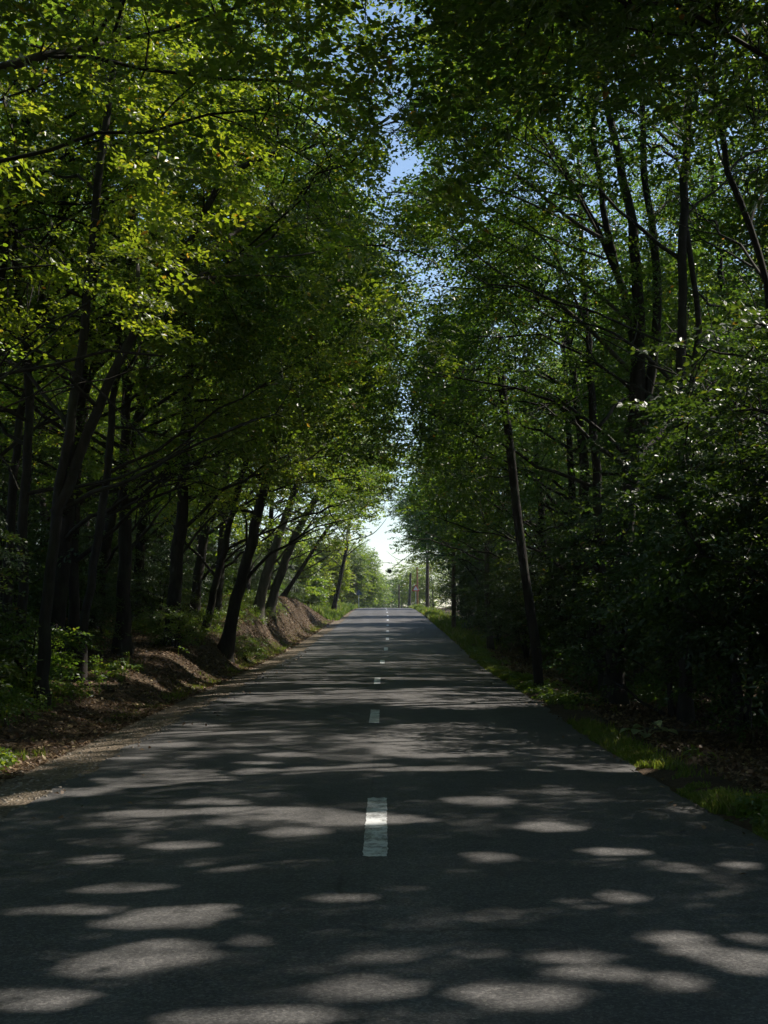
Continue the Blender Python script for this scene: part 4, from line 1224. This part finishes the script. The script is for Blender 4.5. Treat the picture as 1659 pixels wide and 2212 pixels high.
def herbs(n, fx_, ylo, yhi, leaf, label, seed, hmax=.35, pw=1.2, clumpy=-.1):
    r = np.random.default_rng(seed)
    y = ylo + (yhi - ylo) * r.uniform(0, 1, n) ** pw; x = fx_(y, r)
    k = noise3(x, y, 0 * x + 2, 1.8) > clumpy
    x, y = x[k], y[k]; n = len(x)
    z = ground_z(x, y) + r.uniform(.02, hmax, n)
    P = np.stack([x, y, z], 1)
    a = r.uniform(0, 6.28, n); D = np.stack([np.cos(a), np.sin(a), r.normal(-.1, .2, n)], 1)
    U = np.tile([0, 0, 1.], (n, 1)) + r.normal(0, .25, (n, 3))
    L = sprays_to_leaves(P, D, U, 'herb', r)
    L = L[L[:, :, 2].min(1) > ground_z(L[:, 0, 0], L[:, 0, 1]) - .02]
    g = Geo(); leaves_to_geo(g, L)
    # stalks
    b = P.copy(); b[:, 2] = ground_z(x, y) - .02
    w_ = .003
    V = np.stack([b + [w_, 0, 0], b - [w_, 0, 0], P - [w_, 0, 0], P + [w_, 0, 0]], 1)
    g.add(V.reshape(-1, 3), np.arange(n)[:, None] * 4 + np.array([[0, 1, 2, 3]]), 0, False)
    o = g.build('undergrowth', [leaf]); tag(o, label, 'ground plants', None, 'stuff')
herbs(8500, lambda y, r: edge_l(y) - 2.0 - r.uniform(0, 1, len(y)) * 4.5, 12, 75, M_LEAF, 'low leafy plants covering the top of the left bank', 31, .4)
herbs(3000, lambda y, r: edge_r(y) + .15 + np.abs(r.normal(0, .35, len(y))), 9, 60, M_LEAF, 'small broad-leaved weeds in the grass of the right verge', 32, .14, 1.2, .0)
herbs(2600, lambda y, r: edge_r(y) + 2.2 + r.uniform(0, 1, len(y)) * 4, 12, 60, M_LEAFD, 'dark low plants on the floor of the right wood', 33, .4)
herbs(160, lambda y, r: edge_l(y) - 1.15 - np.abs(r.normal(0, .25, len(y))), 13.5, 16.5, M_LEAF, 'weeds lit by the sun at the left bank foot', 34, .22, 1, -9)

# pale broad leaves beside the right verge
r = np.random.default_rng(5)
g = Geo(); b0 = np.array((3.55, 18.6, float(ground_z(3.55, 18.6))))
for k in range(7):
    a = r.uniform(0, 6.28); up = r.uniform(.08, .26); ro = r.uniform(.05, .28)
    c = b0 + (math.cos(a) * ro, math.sin(a) * ro, up)
    g.tube([b0, (b0 + c) / 2 + (0, 0, .05), c], [.006, .005, .004], 5, 0, 0, cap=False)
    l = r.uniform(.16, .26); wd = l * .42
    D = np.array([math.cos(a), math.sin(a), .1]); S = np.array([-math.sin(a), math.cos(a), r.normal(0, .2)])
    prof = [(0, .05), (.15, .6), (.4, 1.0), (.65, .85), (.85, .45), (1, .04)]
    V = []; q = []
    for (t_, w_) in prof:
        for s_ in (-1, 0, 1):
            V.append(c + D * l * t_ + S * wd * w_ * s_ + np.array([0, 0, .03 * abs(s_) * w_ - .06 * t_ * t_]))
    for i in range(len(prof) - 1):
        for j in range(2): q.append([i * 3 + j, i * 3 + j + 1, i * 3 + j + 4, i * 3 + j + 3])
    g.add(V, q, 0, True)
o = g.build('burdock_plant', [M_BURDOCK], None, b0); o.location = tuple(b0)
tag(o, 'pale broad-leaved plant in the sun on the right verge', 'plant')
# fallen stick behind it
g = Geo()
pts = [(3.7, 19.6), (4.0, 19.7), (4.35, 19.75), (4.8, 19.95)]
P = [(x, y, float(ground_z(x, y)) + .06 + .05 * i) for i, (x, y) in enumerate(pts)]
Q, t = resample(P, .12); g.tube(Q, .022 - .012 * t, 6, 0, .08)
g.tube([Q[4], Q[4] + (.15, .1, .1), Q[4] + (.3, .25, .14)], [.01, .008, .003], 5, 0, 0)
o = g.build('fallen_branch', [M_BARKG], None, Q[0]); o.location = tuple(Q[0])
tag(o, 'pale dead stick lying behind the broad-leaved plant', 'branch')

# gravel stones on the shoulder
r = np.random.default_rng(77)
n = 2600
y = 8 + 50 * r.uniform(0, 1, n) ** 1.6
x = edge_l(y) - r.uniform(-.08, .95, n)
s = r.uniform(.006, .022, n)
oct_ = np.array([[1, 0, 0], [0, 1, 0], [-1, 0, 0], [0, -1, 0], [.6, .5, .6], [-.5, .6, .6], [-.6, -.5, .6], [.5, -.6, .6]], float)
qd = np.array([[0, 1, 5, 4], [1, 2, 6, 5], [2, 3, 7, 6], [3, 0, 4, 7], [4, 5, 6, 7]])
an = r.uniform(0, 6.28, n)
R2 = np.stack([np.stack([np.cos(an), -np.sin(an)], 1), np.stack([np.sin(an), np.cos(an)], 1)], 1)
V = np.tile(oct_, (n, 1, 1)) * r.uniform(.7, 1.3, (n, 8, 1))
V[:, :, :2] = np.einsum('nkj,nij->nki', V[:, :, :2], R2)
zg = np.where(x > edge_l(y), road_z(y) + .004, ground_z(x, y) + .006)
V = V * s[:, None, None] + np.stack([x, y, zg], 1)[:, None, :]
Q = (np.arange(n)[:, None, None] * 8 + qd[None]).reshape(-1, 4)
o = link_mesh('gravel', quads_mesh('gravel', V.reshape(-1, 3), Q), None, [M_STONE])
tag(o, 'loose pale stones scattered over the left shoulder', 'gravel', None, 'stuff')
# the air: far things fade a little
me = bpy.data.meshes.new('haze')
bx = [(x, y, z) for x in (-1000, 1000) for y in (-120, 1600) for z in (-3, 48)]
me.from_pydata(bx, [], [(0, 1, 3, 2), (4, 6, 7, 5), (0, 4, 5, 1), (2, 3, 7, 6), (0, 2, 6, 4), (1, 5, 7, 3)])
m, t, out = mat('thin_air')
pv = t.nodes.new('ShaderNodeVolumePrincipled'); pv.inputs['Color'].default_value = (.85, .92, 1, 1); pv.inputs['Density'].default_value = .00022
pv.inputs['Anisotropy'].default_value = .2
t.links.new(pv.outputs[0], out.inputs['Volume'])
tag(link_mesh('haze', me, None, [m]), 'thin pale haze in the air over the road', 'haze', None, 'stuff')
print('done')
